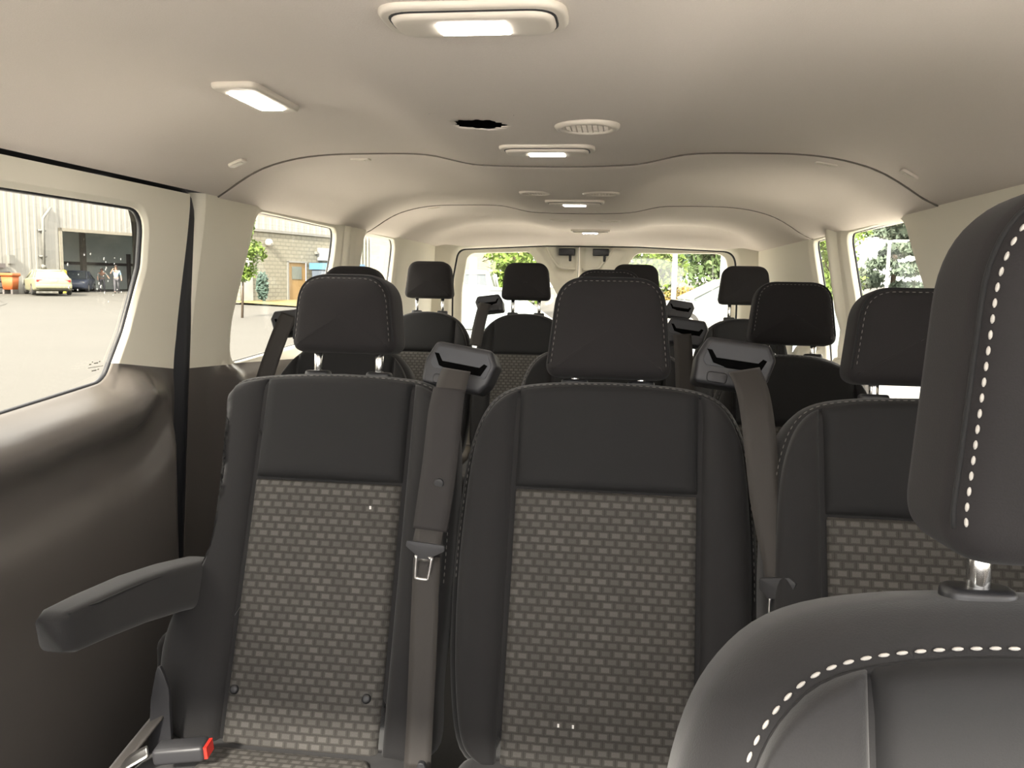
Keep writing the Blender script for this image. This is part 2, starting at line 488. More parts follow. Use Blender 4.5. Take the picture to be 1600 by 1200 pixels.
def ring_cell(mb, outline, rect, X, steps=18, N=120, reveal=None):
    y0, y1, z0, z1 = rect
    P = ccw([np.array(p, float) for p in outline])
    L = [0]
    for i in range(len(P)): L.append(L[-1]+np.linalg.norm(P[(i+1) % len(P)]-P[i]))
    A = np.array(P+[P[0]])
    inner = [np.array([np.interp(s, L, A[:, 0]), np.interp(s, L, A[:, 1])]) for s in np.linspace(0, L[-1], N, endpoint=False)]
    c = np.array([(min(p[0] for p in P)+max(p[0] for p in P))/2, (min(p[1] for p in P)+max(p[1] for p in P))/2])
    # perimeter parametrised by angle from c so corners of the cell are kept
    outer = []
    for p in inner:
        d = p-c
        t = min(((y1-c[0]) if d[0] > 0 else (y0-c[0]))/d[0] if abs(d[0]) > 1e-7 else 1e9, ((z1-c[1]) if d[1] > 0 else (z0-c[1]))/d[1] if abs(d[1]) > 1e-7 else 1e9)
        outer.append(c+d*t)
    for corner in ((y0, z0), (y0, z1), (y1, z0), (y1, z1)):
        k = min(range(N), key=lambda i: np.hypot(*(outer[i]-np.array(corner)))); outer[k] = np.array(corner)
    rings = []
    if reveal:
        for dd, ox in reveal:
            q = inset(inner, dd); rings.append([(X(p[0], p[1])+ox, p[0], p[1]) for p in q])
    for s in np.linspace(0, 1, steps+1):
        s = s**1.5
        rings.append([(X(*(i+(o-i)*s)), *(i+(o-i)*s)) for i, o in zip(inner, outer)])
    return loft(mb, rings, (False, False))

def grid_yz(mb, y0, y1, z0, z1, X, ny=12, nz=24):
    v = []; f = []
    for i in range(nz+1):
        for j in range(ny+1):
            y = y0+(y1-y0)*j/ny; z = z0+(z1-z0)*i/nz; v.append((X(y, z), y, z))
    for i in range(nz):
        for j in range(ny): a = i*(ny+1)+j; f.append((a, a+1, a+ny+2, a+ny+1))
    return mb.add(v, f)

def split(o, co, no, keep_positive):
    bm = bmesh.new(); bm.from_mesh(o.data)
    bmesh.ops.bisect_plane(bm, geom=bm.verts[:]+bm.edges[:]+bm.faces[:], plane_co=co, plane_no=no, clear_inner=keep_positive, clear_outer=not keep_positive)
    bm.to_mesh(o.data); bm.free()

def two_tone(mb, parent, co, no, up='upper_trim', lo='lower_trim', solid=.004, flip=1):
    out = []
    for nm, m, pos in ((up, 'trimlight', True), (lo, 'trimdark', False)):
        o = mb.build(nm, M[m], parent); split(o, co, no, pos); out.append(o)
    return out

def pane(name, outline, x, mt=None, parent=None, th=.004):
    mb = MB(); P = ccw([np.array(p, float) for p in outline]); xf = x if callable(x) else (lambda y, z: x)
    loft(mb, [[(xf(p[0], p[1])-th/2, p[0], p[1]) for p in P], [(xf(p[0], p[1])+th/2, p[0], p[1]) for p in P]])
    return mb.build(name, mt or M['glass'], parent, smooth=False)

def edge_seal(outline, xf, r, name, parent, m='rubber'):
    P = [np.array(p, float) for p in outline]; P = P+[P[0], P[1]]
    mb = MB(); tube(mb, [(xf(p[0], p[1]), p[0], p[1]) for p in P], r, 8, False)
    return mb.build(name, M[m], parent)

# ---- left: sliding door
door = struct(empty('door_1', (0, 0, 0)))
slide_out = round_poly([(.88, 1.284), (1.725, 1.287), (1.722, 1.16), (1.668, 1.02), (1.603, .918), (1.283, .892), (.93, .875), (.86, .95)],
                       [.05, .055, .05, .1, .05, .3, .05, .08], 8)
SO = np.array(ccw([np.array(p) for p in slide_out]))
def poly_dist(y, z, A):
    B = np.roll(A, -1, 0); d = B-A; p = np.array([y, z])-A
    t = np.clip((p*d).sum(1)/np.maximum((d*d).sum(1), 1e-12), 0, 1)
    return float(np.sqrt(((p-d*t[:, None])**2).sum(1)).min())
REL_D = [0, .012, .035, .05, .062, .085, .11, .15, .19, .215, .235, .26, .6]
REL_X = [-.012, .008, .056, .070, .072, .064, .042, .034, .036, .048, .056, .056, .056]
def slide_x(y, z):
    tum = -.885+.028*sstep(z, .93, 1.36)
    d = poly_dist(y, z, SO)
    k = 1-sstep(z-(.961-.145*(y-1.604)), -.07, .0)
    k *= 1-.95*sstep(y, 1.75, 1.866)
    return tum+(np.interp(d, REL_D, REL_X)*k)+(-.006*(1-min(1, d/.01)))*(1-k)
mb = MB(); ring_cell(mb, slide_out, (.12, 1.868, .06, 1.337), slide_x, steps=44, N=220, reveal=((.003, -.012), (.001, -.004)))
def shear(v): return [(x, y+sstep(y, 1.74, 1.868)*(-.062+.098*min(1, max(0, (z-.47)/.84))), z) for x, y, z in v]
mb.v = shear(mb.v)
two_tone(mb, door, (-.88, 1.604, .961), (0, .148, .989), 'upper_trim', 'lower_trim')
# door edge turned outwards
mb = MB(); pth = [(y, 1.337) for y in np.linspace(.12, 1.83, 20)]+[(1.855, 1.33), (1.868, 1.31)]+[(1.868, z) for z in np.linspace(1.28, .06, 30)]
loft(mb, [[(slide_x(p[0], p[1])+dx, p[0]+dy, p[1]) for p in pth] for dx, dy in ((0, 0), (-.006, .004), (-.03, .006))], (False, False), False)
mb.v = shear(mb.v)
two_tone(mb, door, (-.88, 1.604, .961), (0, .148, .989), 'upper_edge', 'lower_edge')
edge_seal(slide_out, lambda y, z: slide_x(y, z)-.010, .0065, 'window_gasket', door)
win1 = struct(pane('window_1', slide_out, lambda y, z: slide_x(y, z)-.010))
mb = MB()  # small white spots scattered over the pane
for k in range(26):
    y = 1.475+.18*rng.random(); z = 1.085+.10*rng.random(); r = .0009+.0018*rng.random()**2
    P = [(y+r*math.cos(a)*(.8+.4*rng.random()), z+r*1.3*math.sin(a)*(.8+.5*rng.random())) for a in np.linspace(0, 2*PI, 8, endpoint=False)]
    pillow(mb, P, 0, .0012, .0003, fr=lambda u, n, w: (slide_x(u, w)-.0085+n, u, w), caps=2, steps=1)
tag(mb.build('white_spots', M['drop'], win1), label='small white spots on the pane', kind='stuff')
mb = MB()
for (a, b, c) in ((1.545, 1.552, .962), (1.556, 1.560, .966), (1.562, 1.575, .963), (1.578, 1.584, .965), (1.540, 1.556, .950), (1.560, 1.566, .951)):
    box(mb, (slide_x(1.55, c)-.0077, (a+b)/2, c), (.001, b-a, .0022))
box(mb, (slide_x(1.55, .956)-.0077, 1.560, .956), (.001, .05, .0012))
mb.build('glass_marking', M['print_'], win1, smooth=False)

# ---- the rubber-lined gap around the sliding door
def trim_path():
    P = [(y, 1.350) for y in np.linspace(.0, 1.84, 24)]
    P += [(1.885, 1.343), (1.918, 1.318), (1.930, 1.28)]
    P += [(float(np.interp(z, [0, .47, .93, 1.25], [1.79, 1.825, 1.880, 1.925])), z) for z in np.linspace(1.25, .05, 30)]
    return P
P = trim_path(); mb = MB()
wd = [.014]*20+list(np.linspace(.014, .042, 7))+[.042]*30
rings = []
for i, p in enumerate(P):
    w = wd[min(i, len(wd)-1)]
    a = np.array(P[min(i+1, len(P)-1)])-np.array(P[max(i-1, 0)]); a /= np.linalg.norm(a); nn = np.array([-a[1], a[0]])
    if i < 20: xo = -.862
    else: xo = -.868
    rings.append([(xo-.03, *(np.array(p)-nn*w)), (xo-.018, *(np.array(p)-nn*w*.6)), (xo-.004, *(np.array(p)-nn*w*.15)), (xo, *(np.array(p)+nn*w*.2)), (xo-.002, *(np.array(p)+nn*w*.55)), (xo-.02, *(np.array(p)+nn*w))])
loft(mb, rings, (False, False), False)
struct(mb.build('trim_1', M['rubber']))
mb = MB(); box(mb, (-.935, 1.0, .7), (.02, 2.2, 1.5)); ob = None
# outer skin around the doorway so no daylight leaks through the gap
mb = MB(); ring_cell(mb, inset(ccw([np.array(p, float) for p in slide_out]), -.045), (-.1, 2.1, -.1, 1.45), lambda y, z: -.925, steps=4, N=160)
struct(mb.build('trim_2', M['rubber'], smooth=False))

# ---- left wall behind the door
wall_l = struct(empty('wall_left', (0, 0, 0)))
w2 = round_poly([(2.285, 1.332), (2.968, 1.328), (2.945, 1.22), (2.83, .93), (2.135, .905), (2.15, 1.02)], [.07, .04, .2, .05, .06, .2], 8)
w3 = round_poly([(3.285, 1.334), (3.765, 1.330), (3.73, 1.16), (3.66, .93), (3.16, .92), (3.19, 1.05)], [.08, .05, .2, .05, .05, .2], 8)
W2 = np.array(ccw([np.array(p) for p in w2])); W3 = np.array(ccw([np.array(p) for p in w3]))
def wl_x(y, z):
    d = min(poly_dist(y, z, W2), poly_dist(y, z, W3))
    x = -.882+.020*sstep(z, .95, 1.36)+.012*min(1, d/.03)
    if z < .91: x += .035*sstep(d, .0, .07)*(1-sstep(z, .895, .91))*sstep(y, 2.02, 2.14)
    return x
def pshear(v): return [(x, y+(1-sstep(y, 1.955, 2.13))*float(np.interp(z, [0, .47, .93, 1.31], [-.13, -.10, -.052, .012])), z) for x, y, z in v]
cells = ((w2, (1.955, 3.07, .03, 1.345)), (w3, (3.07, 3.93, .03, 1.345)))
mb = MB()
for o_, r_ in cells: ring_cell(mb, o_, r_, wl_x, steps=24, N=180, reveal=((.002, -.024), (.001, -.008)))
grid_yz(mb, 3.93, 4.56, .03, 1.345, wl_x, 10, 30)
mb.v = pshear(mb.v)
two_tone(mb, wall_l, (-.88, 1.95, .918), (0, .05, 1), 'pillar_trim', 'side_trim')
# rounded front edge of the pillar, turning out towards the gap
mb = MB(); zz = np.linspace(.03, 1.345, 40)
loft(mb, [[(wl_x(1.955, z)+a, 1.955+b, z) for z in zz] for a, b in ((0, 0), (-.004, -.012), (-.018, -.020), (-.04, -.022))], (False, False), False)
mb.v = pshear(mb.v)
two_tone(mb, wall_l, (-.88, 1.95, .918), (0, .05, 1), 'pillar_edge', 'side_edge')
for o_ in (w2, w3): edge_seal(o_, lambda y, z: wl_x(y, z)-.02, .004, 'window_gasket', wall_l)
struct(pane('window_2', w2, lambda y, z: wl_x(y, z)-.022)); struct(pane('window_3', w3, lambda y, z: wl_x(y, z)-.022))
# upright ribs of the pillar between the two windows
for yy, hh in ((3.035, .018), (3.12, .014)):
    mb = MB(); zz = np.linspace(.92, 1.34, 20)
    loft(mb, [[(wl_x(3.05, z)-.004+hh*math.sin(PI*t), yy-.035+.07*t+(1.335-z)*-.12, z) for z in zz] for t in np.linspace(0, 1, 7)], (False, False), False)
    mb.build('pillar_rib', M['trimlight'], wall_l)

# ---- right wall
wall_r = struct(empty('wall_right', (0, 0, 0)))
XR = .915
r2 = round_poly([(2.30, 1.330), (2.86, 1.322), (2.74, 1.05), (2.64, .80), (1.96, .80), (2.12, 1.10)], [.10, .03, .3, .05, .06, .3], 8)
r3 = round_poly([(3.12, 1.326), (3.335, 1.322), (3.22, 1.10), (3.10, .80), (2.84, .80), (3.00, 1.10)], [.05, .02, .3, .05, .05, .3], 8)
R2 = np.array(ccw([np.array(p) for p in r2])); R3 = np.array(ccw([np.array(p) for p in r3]))
def wr_x(y, z):
    d = min(poly_dist(y, z, R2), poly_dist(y, z, R3))
    x = XR-.03*sstep(z, .95, 1.36)-.012*min(1, d/.03)
    if z < .91: x -= .035*sstep(d, .0, .07)
    return x
mb = MB()
for o_, r_ in ((r2, (1.25, 2.93, .03, 1.345)), (r3, (2.93, 3.50, .03, 1.345))):
    ring_cell(mb, o_, r_, wr_x, steps=24, N=180, reveal=((.002, .024), (.001, .008)))
grid_yz(mb, 3.50, 4.56, .03, 1.345, wr_x, 10, 30)
two_tone(mb, wall_r, (.88, 1.95, .918), (0, .03, 1), 'pillar_trim', 'side_trim')
for o_ in (r2, r3): edge_seal(o_, lambda y, z: wr_x(y, z)+.02, .004, 'window_gasket', wall_r)
struct(pane('window_4', r2, lambda y, z: wr_x(y, z)+.022)); struct(pane('window_5', r3, lambda y, z: wr_x(y, z)+.022))
for yy, hh in ((2.965, .03),):
    mb = MB(); zz = np.linspace(.92, 1.34, 20)
    loft(mb, [[(wr_x(2.95, z)+.004-hh*math.sin(PI*t), yy-.04+.08*t-(1.335-z)*.55*(.6), z) for z in zz] for t in np.linspace(0, 1, 9)], (False, False), False)
    mb.build('pillar_rib', M['trimlight'], wall_r)
# driver's door, ahead of the pillar: sill and window frame only
front_out = round_poly([(.05, 1.27), (.72, 1.285), (.74, .92), (-.35, .90)], .06, 6)
mb = MB(); ring_cell(mb, front_out, (-.6, 1.25, .03, 1.345), lambda y, z: XR-.03*sstep(z, .95, 1.36), steps=8, N=120, reveal=((.002, .03),))
d2 = struct(empty('door_2', (0, 0, 0))); two_tone(mb, d2, (.88, 0, .90), (0, 0, 1), 'upper_trim', 'lower_trim')

# front passenger door, ahead of the sliding door: sill and frame, added unseen to block low left light
fp_out = round_poly([(-.16, 1.28), (.04, 1.28), (.04, .92), (-.42, .90)], .04, 6)
mb = MB(); ring_cell(mb, fp_out, (-.6, .12, .03, 1.345), lambda y, z: -.885+.028*sstep(z, .93, 1.36), steps=8, N=120, reveal=((.002, -.03),))
d5 = struct(empty('door_blocker', (0, 0, 0))); two_tone(mb, d5, (-.88, 0, .90), (0, 0, 1), 'upper_trim', 'lower_trim')  # upper and lower trim of the added unseen door

# ---- bulkhead and dash ahead of the front seats, added out of view to cut low front light
mb = MB(); prof = [(-.95, 0), (-.95, .86), (-.80, .93), (-.66, .90), (-.60, .80), (-.62, .55), (-.72, .35), (-.72, 0)]
loft(mb, [[(x, y, z) for y, z in prof] for x in (-.90, .93)]); struct(mb.build('dash_blocker', M['trimdark'], auto=40))

# ---- back wall and rear doors
def yb_wall(x, z): return 0
mb = MB()
open_out = round_poly([(-.775, .22), (.80, .22), (.79, 1.16), (.765, 1.330), (.25, 1.350), (-.25, 1.350), (-.74, 1.324), (-.77, 1.16)], [.05, .05, .3, .075, .3, .3, .06, .3], 8)
P = ccw([np.array(p) for p in open_out]); cO = np.array([.01, .75])
outer = []
for p in P:
    d = p-cO
    t = min(((.93-cO[0]) if d[0] > 0 else (-.91-cO[0]))/d[0] if abs(d[0]) > 1e-7 else 9, ((1.40-cO[1]) if d[1] > 0 else (.0-cO[1]))/d[1] if abs(d[1]) > 1e-7 else 9)
    outer.append(cO+d*t)
rings = [[(o[0]+(i[0]-o[0])*t, 4.52+.06*t*t, o[1]+(i[1]-o[1])*t) for o, i in zip(outer, P)] for t in np.linspace(0, 1, 8)]
rings.append([(i[0], 4.63, i[1]) for i in P])
loft(mb, rings, (False, False))
wb = struct(empty('wall_back', (0, 0, 0)))
two_tone(mb, wb, (0, 4.5, .90), (0, 0, 1), 'pillar_trim', 'side_trim')
mb = MB(); Q = P+[P[0], P[1]]; tube(mb, [(p[0]*.992, 4.60, p[1]-.002) for p in Q], .005, 8, False)
struct(mb.build('trim_3', M['rubber']))
SEAM = -.066
YD = 4.66
def rear_door(name, rect, win, latch_x, wname):
    r = struct(empty(name, (0, 0, 0)))
    W = np.array(ccw([np.array(p) for p in win]))
    # latch recess next to the meeting edge
    s = 1 if latch_x > SEAM else -1
    def Yf(x, z):
        d = poly_dist(x, z, W); y = YD-.022*min(1, d/.045)
        a = abs(x-SEAM)
        rec = sstep(a, .012, .028)*(1-sstep(a+.55*(1.33-z)*0, .105+.0, .135))*sstep(z, 1.175+.25*max(0, a-.06), 1.215+.25*max(0, a-.06))
        return y+.03*rec
    mb = MB(); ring_cell(mb, win, rect, Yf, steps=26, N=200, reveal=((.002, .03), (.001, .008)))
    mb.v = [(p[1], p[0], p[2]) for p in mb.v]
    two_tone(mb, r, (0, YD, .62), (0, 0, 1), 'door_trim', 'lower_panel')
    mb = MB(); tube(mb, [(SEAM+s*q, YD-.022, z) for q, z in smooth_poly([(.185, 1.345), (.150, 1.285), (.115, 1.240), (.085, 1.228), (.02, 1.226)], 5, False)], .007, 8); mb.build('recess_ridge', M['trimlight'], r)
    # latch
    rbox('door_latch', (latch_x, YD-.012, 1.318), (.088, .05, .038), .004, M['plastic'], r)
    rbox('latch_lever', (latch_x+.020, YD-.03, 1.285), (.014, .02, .036), .004, M['plastic'], r)
    mb = MB(); P2 = ccw([np.array(p) for p in win]); loft(mb, [[(p[0], YD+.028, p[1]) for p in P2], [(p[0], YD+.032, p[1]) for p in P2]])
    struct(mb.build(wname, M['glass'], smooth=False))
    return r
wl = round_poly([(-.695, 1.305), (-.345, 1.318), (-.255, 1.20), (-.17, 1.06), (-.16, .66), (-.73, .66), (-.725, 1.10)], [.06, .04, .3, .15, .06, .06, .3], 8)
wr = round_poly([(.245, 1.318), (.725, 1.322), (.765, 1.10), (.77, .66), (.06, .66), (.07, 1.03), (.15, 1.18)], [.05, .07, .3, .06, .06, .15, .3], 8)
rear_door('door_3', (-.79, SEAM-.006, .1, 1.40), wl, -.135, 'window_6')
rear_door('door_4', (SEAM+.006, .82, .1, 1.40), wr, .052, 'window_7')
mb = MB(); box(mb, (SEAM, YD+.02, .76), (.03, .01, 1.3)); struct(mb.build('trim_4', M['rubber'], smooth=False))
mb = MB(); tube(mb, [(SEAM+.002, YD-.010, z) for z in np.linspace(.2, 1.36, 8)], .0055, 8); struct(mb.build('trim_5', M['bezel']))

# ------------------------------------------------------------------ ceiling fittings
def cframe(cx, cy, z, rz=0):
    c, s = math.cos(rz), math.sin(rz)
    return lambda u, n, w: (u*c-w*s, u*s+w*c, -n)
def ceiling_lamp(x, y, z, label, group=None, rz=0, w=.198, d=.10, lw=.075, strength=None, small=False):
    r = empty('ceiling_light', (x, y, z), label, 'ceiling light', group)
    fr = cframe(0, 0, 0, rz)
    mb = MB(); pillow(mb, rrect(w, d, d*.38, 6), -.012, .006, .005, fr, caps=3); mb.build('bezel', M['bezel'], r)
    mb = MB(); pillow(mb, rrect(w*.90, d*.80, d*.30, 6), .001, .0070, .002, fr, caps=2); mb.build('gasket', M['plastic2'], r)
    mb = MB(); pillow(mb, rrect(w*.875, d*.74, d*.28, 6), .002, .012, .007, fr, caps=4, crown=.001); mb.build('panel', M['bezel'], r)
    mb = MB(); pillow(mb, round_poly([(-lw/2, -d*.19), (lw/2, -d*.19), (lw/2, d*.19), (-lw/2, d*.19)], .003, 3), .008, .0142, .002, fr, caps=2); mb.build('lens', M['lens'], r)
    return r
G = 'cabin lights along the middle of the ceiling'
ceiling_lamp(.004, .905, 1.419, 'largest and nearest lit ceiling light, at the top edge of the photo', G)
ceiling_lamp(.006, 1.765, 1.419, 'lit ceiling light just in front of the first headliner seam', G)
ceiling_lamp(.004, 2.84, 1.415, 'lit ceiling light between the two headliner seams', G)
ceiling_lamp(.004, 4.28, 1.411, 'farthest lit ceiling light, just in front of the rear doors', G)
# reading light to the left
r = empty('reading_light', (-.458, 1.398, 1.4505), 'small slanted lit reading light at the left of the ceiling, above the sliding door', 'reading light')
fr = cframe(0, 0, 0, math.radians(0))
mb = MB(); pillow(mb, rrect(.078, .20, .018, 5), -.006, .010, .006, fr, caps=3); mb.build('bezel', M['bezel'], r)
mb = MB(); pillow(mb, rrect(.046, .135, .012, 5), .004, .0125, .002, fr, caps=2, crown=.001); mb.build('lens', M['lens'], r)
# the torn hole: dark cavity behind the headliner
r = empty('vent_opening', (-.092, 1.505, 1.4235), 'black ragged open hole in the ceiling where a vent is missing', 'hole')
mb = MB(); ringsC = []
for rr, zz in ((.062, .0012), (.062, .05), (.04, .055), (.001, .056)):
    ringsC.append([(rr*math.cos(a), rr*math.sin(a), zz) for a in np.linspace(0, 2*PI, 28, endpoint=False)])
loft(mb, ringsC, (False, True)); mb.build('duct_cup', M['slot'], r)
def vent(x, y, label, rad=.058, closed=False):
    z = roof(x)
    r = empty('ceiling_vent', (x, y, z), label, 'air vent', 'round air vents in the ceiling')
    N = 40; mb = MB(); prof = ((1.0, -.002), (1.0, .002), (.95, .006), (.86, .0075), (.78, .006), (.74, .002), (.74, -.004))
    loft(mb, [[(rad*a*math.cos(t), rad*a*math.sin(t), -h) for t in np.linspace(0, 2*PI, N, endpoint=False)] for a, h in prof], (False, False)); mb.build('ring', M['bezel'], r)
    mb = MB()
    for k in range(-4, 5):
        x0 = k*rad*.165; h = math.sqrt(max(0, (rad*.75)**2-x0*x0)); box(mb, (x0, 0, -.002), (rad*.03, 2*h, .004)); box(mb, (0, x0, -.002), (2*h, rad*.03, .004))
    mb.build('grille', M['bezel'], r, smooth=False)
    mb = MB(); loft(mb, [[(rad*.76*math.cos(t), rad*.76*math.sin(t), zz) for t in np.linspace(0, 2*PI, N, endpoint=False)] for zz in (.0005, .002)]); mb.build('backing', M['grille'], r, smooth=False)
    return r
vent(.098, 1.525, 'round ceiling vent beside the black ragged hole, nearest of the vents')
vent(-.103, 2.594, 'left round vent between the two headliner seams', .051)
vent(.097, 2.604, 'right round vent between the two headliner seams', .057)
vent(-.100, 3.655, 'left round vent behind the second headliner seam, far back', .051)
vent(.102, 3.668, 'right round vent behind the second headliner seam, far back', .056)
for (x, y, lab) in ((-.735, 1.90, 'small square beige clip in the ceiling at left, above the sliding door corner'), (.775, 1.93, 'small square beige clip in the ceiling at right, before the first seam'),
                    (-.50, 2.10, 'flat beige clip just behind the first headliner seam at left'), (.64, 2.10, 'flat beige clip just behind the first headliner seam at right'),
                    (-.60, 3.39, 'tiny beige clip just behind the second headliner seam at left')):
    z = roof(x)-.003; sl = math.atan((roof(abs(x)+.02)-roof(abs(x)-.02))/.04)*(1 if x > 0 else -1)
    mb = MB(); c, s = math.cos(sl), math.sin(sl)
    fr = lambda u, n, w: (u*c+n*s, w, u*s-n*c)
    pillow(mb, rrect(.040 if abs(x) > .7 else .05, .030 if abs(x) > .7 else .028, .008, 4), -.003, .0035, .002, fr, caps=2)
    pillow(mb, rrect(.024, .014, .004, 3), .002, .0045, .0008, fr, caps=2)
    o = mb.build('headliner_clip', M['bezel'], None, loc=(x, y, z)); tag(o, lab, 'clip', 'headliner clips')

# ------------------------------------------------------------------ seats
OUT_STD = [(.16, -.035), (.212, .0), (.234, .10), (.242, .25), (.237, .40), (.226, .485), (.203, .545), (.165, .577), (.10, .590), (0, .594)]
OUT_LEFT = [(.17, -.035), (.243, -.005), (.257, .06), (.261, .13), (.243, .195), (.200, .250), (.188, .33), (.186, .44), (.189, .505), (.205, .530), (.203, .556), (.178, .579), (.10, .590), (0, .594)]
OUT_LEFT_R = [(.17, -.035), (.207, 0), (.205, .10), (.212, .25), (.210, .40), (.202, .50), (.186, .555), (.15, .582), (.09, .591), (0, .594)]
OUT_BIG = [(.18, -.035), (.25, 0), (.276, .12), (.285, .28), (.280, .40), (.264, .49), (.236, .545), (.19, .580), (.11, .597), (0, .602)]
OUT_NARROW = [(.14, -.035), (.165, 0), (.174, .10), (.178, .25), (.178, .36), (.172, .45), (.155, .52), (.122, .565), (.07, .588), (0, .594)]
OUT_RIGHT = [(p[0]*.955, p[1]) for p in OUT_STD]
OUT_ROW4 = [(.15, -.035), (.19, 0), (.205, .10), (.213, .25), (.210, .36), (.196, .45), (.168, .52), (.125, .565), (.07, .588), (0, .594)]

def make_seat(name, loc, label, group, L, R, a, theta=20, wtop=.575, wins=.405, hd=None, tower=None, arm=False, pattern=True,
              thick=.11, er=.036, cat='seat', rz=0, belt=None, snaps=False, buckle=False, stalk=False, lowbelt=False, detail=True, zoff=0., e=.013):
    root = empty(name, loc, label, cat, group, rz=rz)
    th = math.radians(theta); ct, st = math.cos(th), math.sin(th); ZP = .43+zoff
    def fr(u, n, w): return (u, -n*ct+w*st, ZP+w*ct+n*st)
    left = smooth_poly([(-p[0], p[1]) for p in L], 5, False); right = smooth_poly(R, 5, False)
    outline = [np.array(p) for p in right[:-1]]+[np.array(p) for p in left[::-1]]
    core = MB(); pillow(core, outline, -thick, 0, er, fr, rb=.03, steps=5, caps=6)
    back = core.build('backrest', M['fabric'], root)
    def hw(side):
        S = left if side < 0 else right; S = [p for p in S if p[1] >= -.04]
        ws = np.array([p[1] for p in S]); us = np.array([abs(p[0]) for p in S]); o = np.argsort(ws)
        return lambda w: float(np.interp(w, ws[o], us[o]))
    hl, hr = hw(-1), hw(1); g = .0035 if e < .02 else .0015; h = .010
    # upholstery panels
    Q = inset(ccw(outline), e)
    wmax = max(p[1] for p in Q); wk = .47
    def side_curve(side):
        S = [(p[0]*side, p[1]) for p in Q if p[0]*side > 0]; S.sort(key=lambda p: -math.atan2(p[1]-.3, p[0])); return S
    tops = {}
    for side in (-1, 1):
        S = side_curve(side); C = [p for p in S if p[0] > a+g and p[1] >= wk]; D = [p for p in S if p[1] < wk and p[1] > -.02]
        up = [p for p in S if p[1] > .5]; up.sort(key=lambda p: p[0]); wA = float(np.interp(a+g, [p[0] for p in up], [p[1] for p in up])); tops[side] = up
        top_c = [(a+g, wA)]+C; D = sorted(D, key=lambda p: p[1]); Kp = top_c[-1]
        right_c = [(D[0][0], -.02)]+D+[Kp]
        lf = [(side*(a+g), -.02), (side*(a+g), wA)]; tp = [(side*p[0], p[1]) for p in top_c]; rg = [(side*p[0], p[1]) for p in right_c]; bt = [lf[0], rg[0]]
        mb = MB()
        coons(mb, lf, tp, rg, bt, 0, h*1.3, .020 if e < .02 else .009, fr, 14, 44)
        mb.build('side_bolster', M['fabric'], root)
    def top_w(u):
        up = tops[1 if u >= 0 else -1]; return float(np.interp(abs(u), [p[0] for p in up], [p[1] for p in up]))
    us_ = np.linspace(-a, a, 17)
    mb = MB(); coons(mb, [(-a, wins+.0025), (-a, top_w(-a))], [(u, top_w(u)) for u in us_], [(a, wins+.0025), (a, top_w(a))], [(u, wins+.0025) for u in us_], 0, h*(1 if e < .02 else 1.3), .012 if e < .02 else .009, fr, 16, 16, crown=.004); mb.build('upper_panel', M['fabric2'], root)
    mb = MB(); patch(mb, lambda w: -a+.001, lambda w: a-.001, -.02, wins, 0, h, .010, fr, 16, 30, uv=True, crown=.003)
    mb.build('woven_insert' if pattern else 'centre_panel', M['weave'] if pattern else M['fabric2'], root)
    # piping + stitching along the edge of the front face
    si = e-.005; ins = inset(ccw(outline), si); ins = [p for p in ins if p[1] > .24]
    ins.sort(key=lambda p: math.atan2(p[1]-.2, p[0]))
    nh = -er+math.sqrt(er*er-(er-si)**2)
    pts = [fr(p[0], nh+.0012, p[1]) for p in ins]
    if detail:
        mb = MB(); dashes(mb, pts, r=.0012 if e > .02 else .0008); mb.build('stitching', M['stitch'] if e > .02 else M['stitch2'], back)
        ins2 = inset(ccw(outline), si+.007); ins2 = sorted([p for p in ins2 if p[1] > .2], key=lambda p: math.atan2(p[1]-.2, p[0]))
        n2 = -er+math.sqrt(er*er-(er-si-.007)**2)
        mb = MB(); tube(mb, [fr(p[0], n2+.000, p[1]) for p in ins2], .0028, 6); mb.build('piping', M['fabric2'], back)
    # headrest
    H = dict(w=.206, h=.158, t=.085, gap=.004, tilt=7, u=0, posts=.113, taper=.018, n=-.012, rt=.056, rbm=.024)
    H.update(hd or {})
    wt = .594; base = fr(H['u'], H['n'], wt); ti = math.radians(H['tilt'])
    cti, sti = math.cos(ti), math.sin(ti)
    def hf(u, n, w): return (base[0]+u, base[1]-n*cti+w*sti, base[2]+w*cti+n*sti)
    hw_, hh = H['w']/2, H['h']
    oh = round_poly([(-hw_, H['gap']), (hw_, H['gap']), (hw_-H['taper'], H['gap']+hh), (-hw_+H['taper'], H['gap']+hh)], [H['rbm'], H['rbm'], H['rt'], H['rt']], 14)
    mb = MB(); pillow(mb, oh, -H['t'], .006, .024, hf, rb=.03, crown=.006, steps=5, caps=6)
    head = mb.build('headrest', M['head'], root)
    if detail:
        ih = inset(ccw([np.array(p) for p in oh]), .009); ih = [p for p in ih if p[1] > H['gap']+.022]
        ih.sort(key=lambda p: math.atan2(p[1]-H['gap']-.02, p[0])); nn = .006-.024+math.sqrt(.024**2-(.024-.009)**2)
        mb = MB(); dashes(mb, [hf(p[0], nn+.0008, p[1]) for p in ih], .0055, .004, .0012 if e > .02 else .0006); mb.build('stitching', M['stitch'] if e > .02 else M['stitch2'], head)
        mb = MB(); ih2 = inset(ccw([np.array(p) for p in oh]), .004); ih2 = sorted([p for p in ih2 if p[1] > H['gap']+.022], key=lambda p: math.atan2(p[1]-H['gap']-.02, p[0]))
        tube(mb, [hf(p[0], .006-.024+math.sqrt(.024**2-(.02)**2)+.0005, p[1]) for p in ih2], .0018, 6); mb.build('piping', M['fabric2'], head)
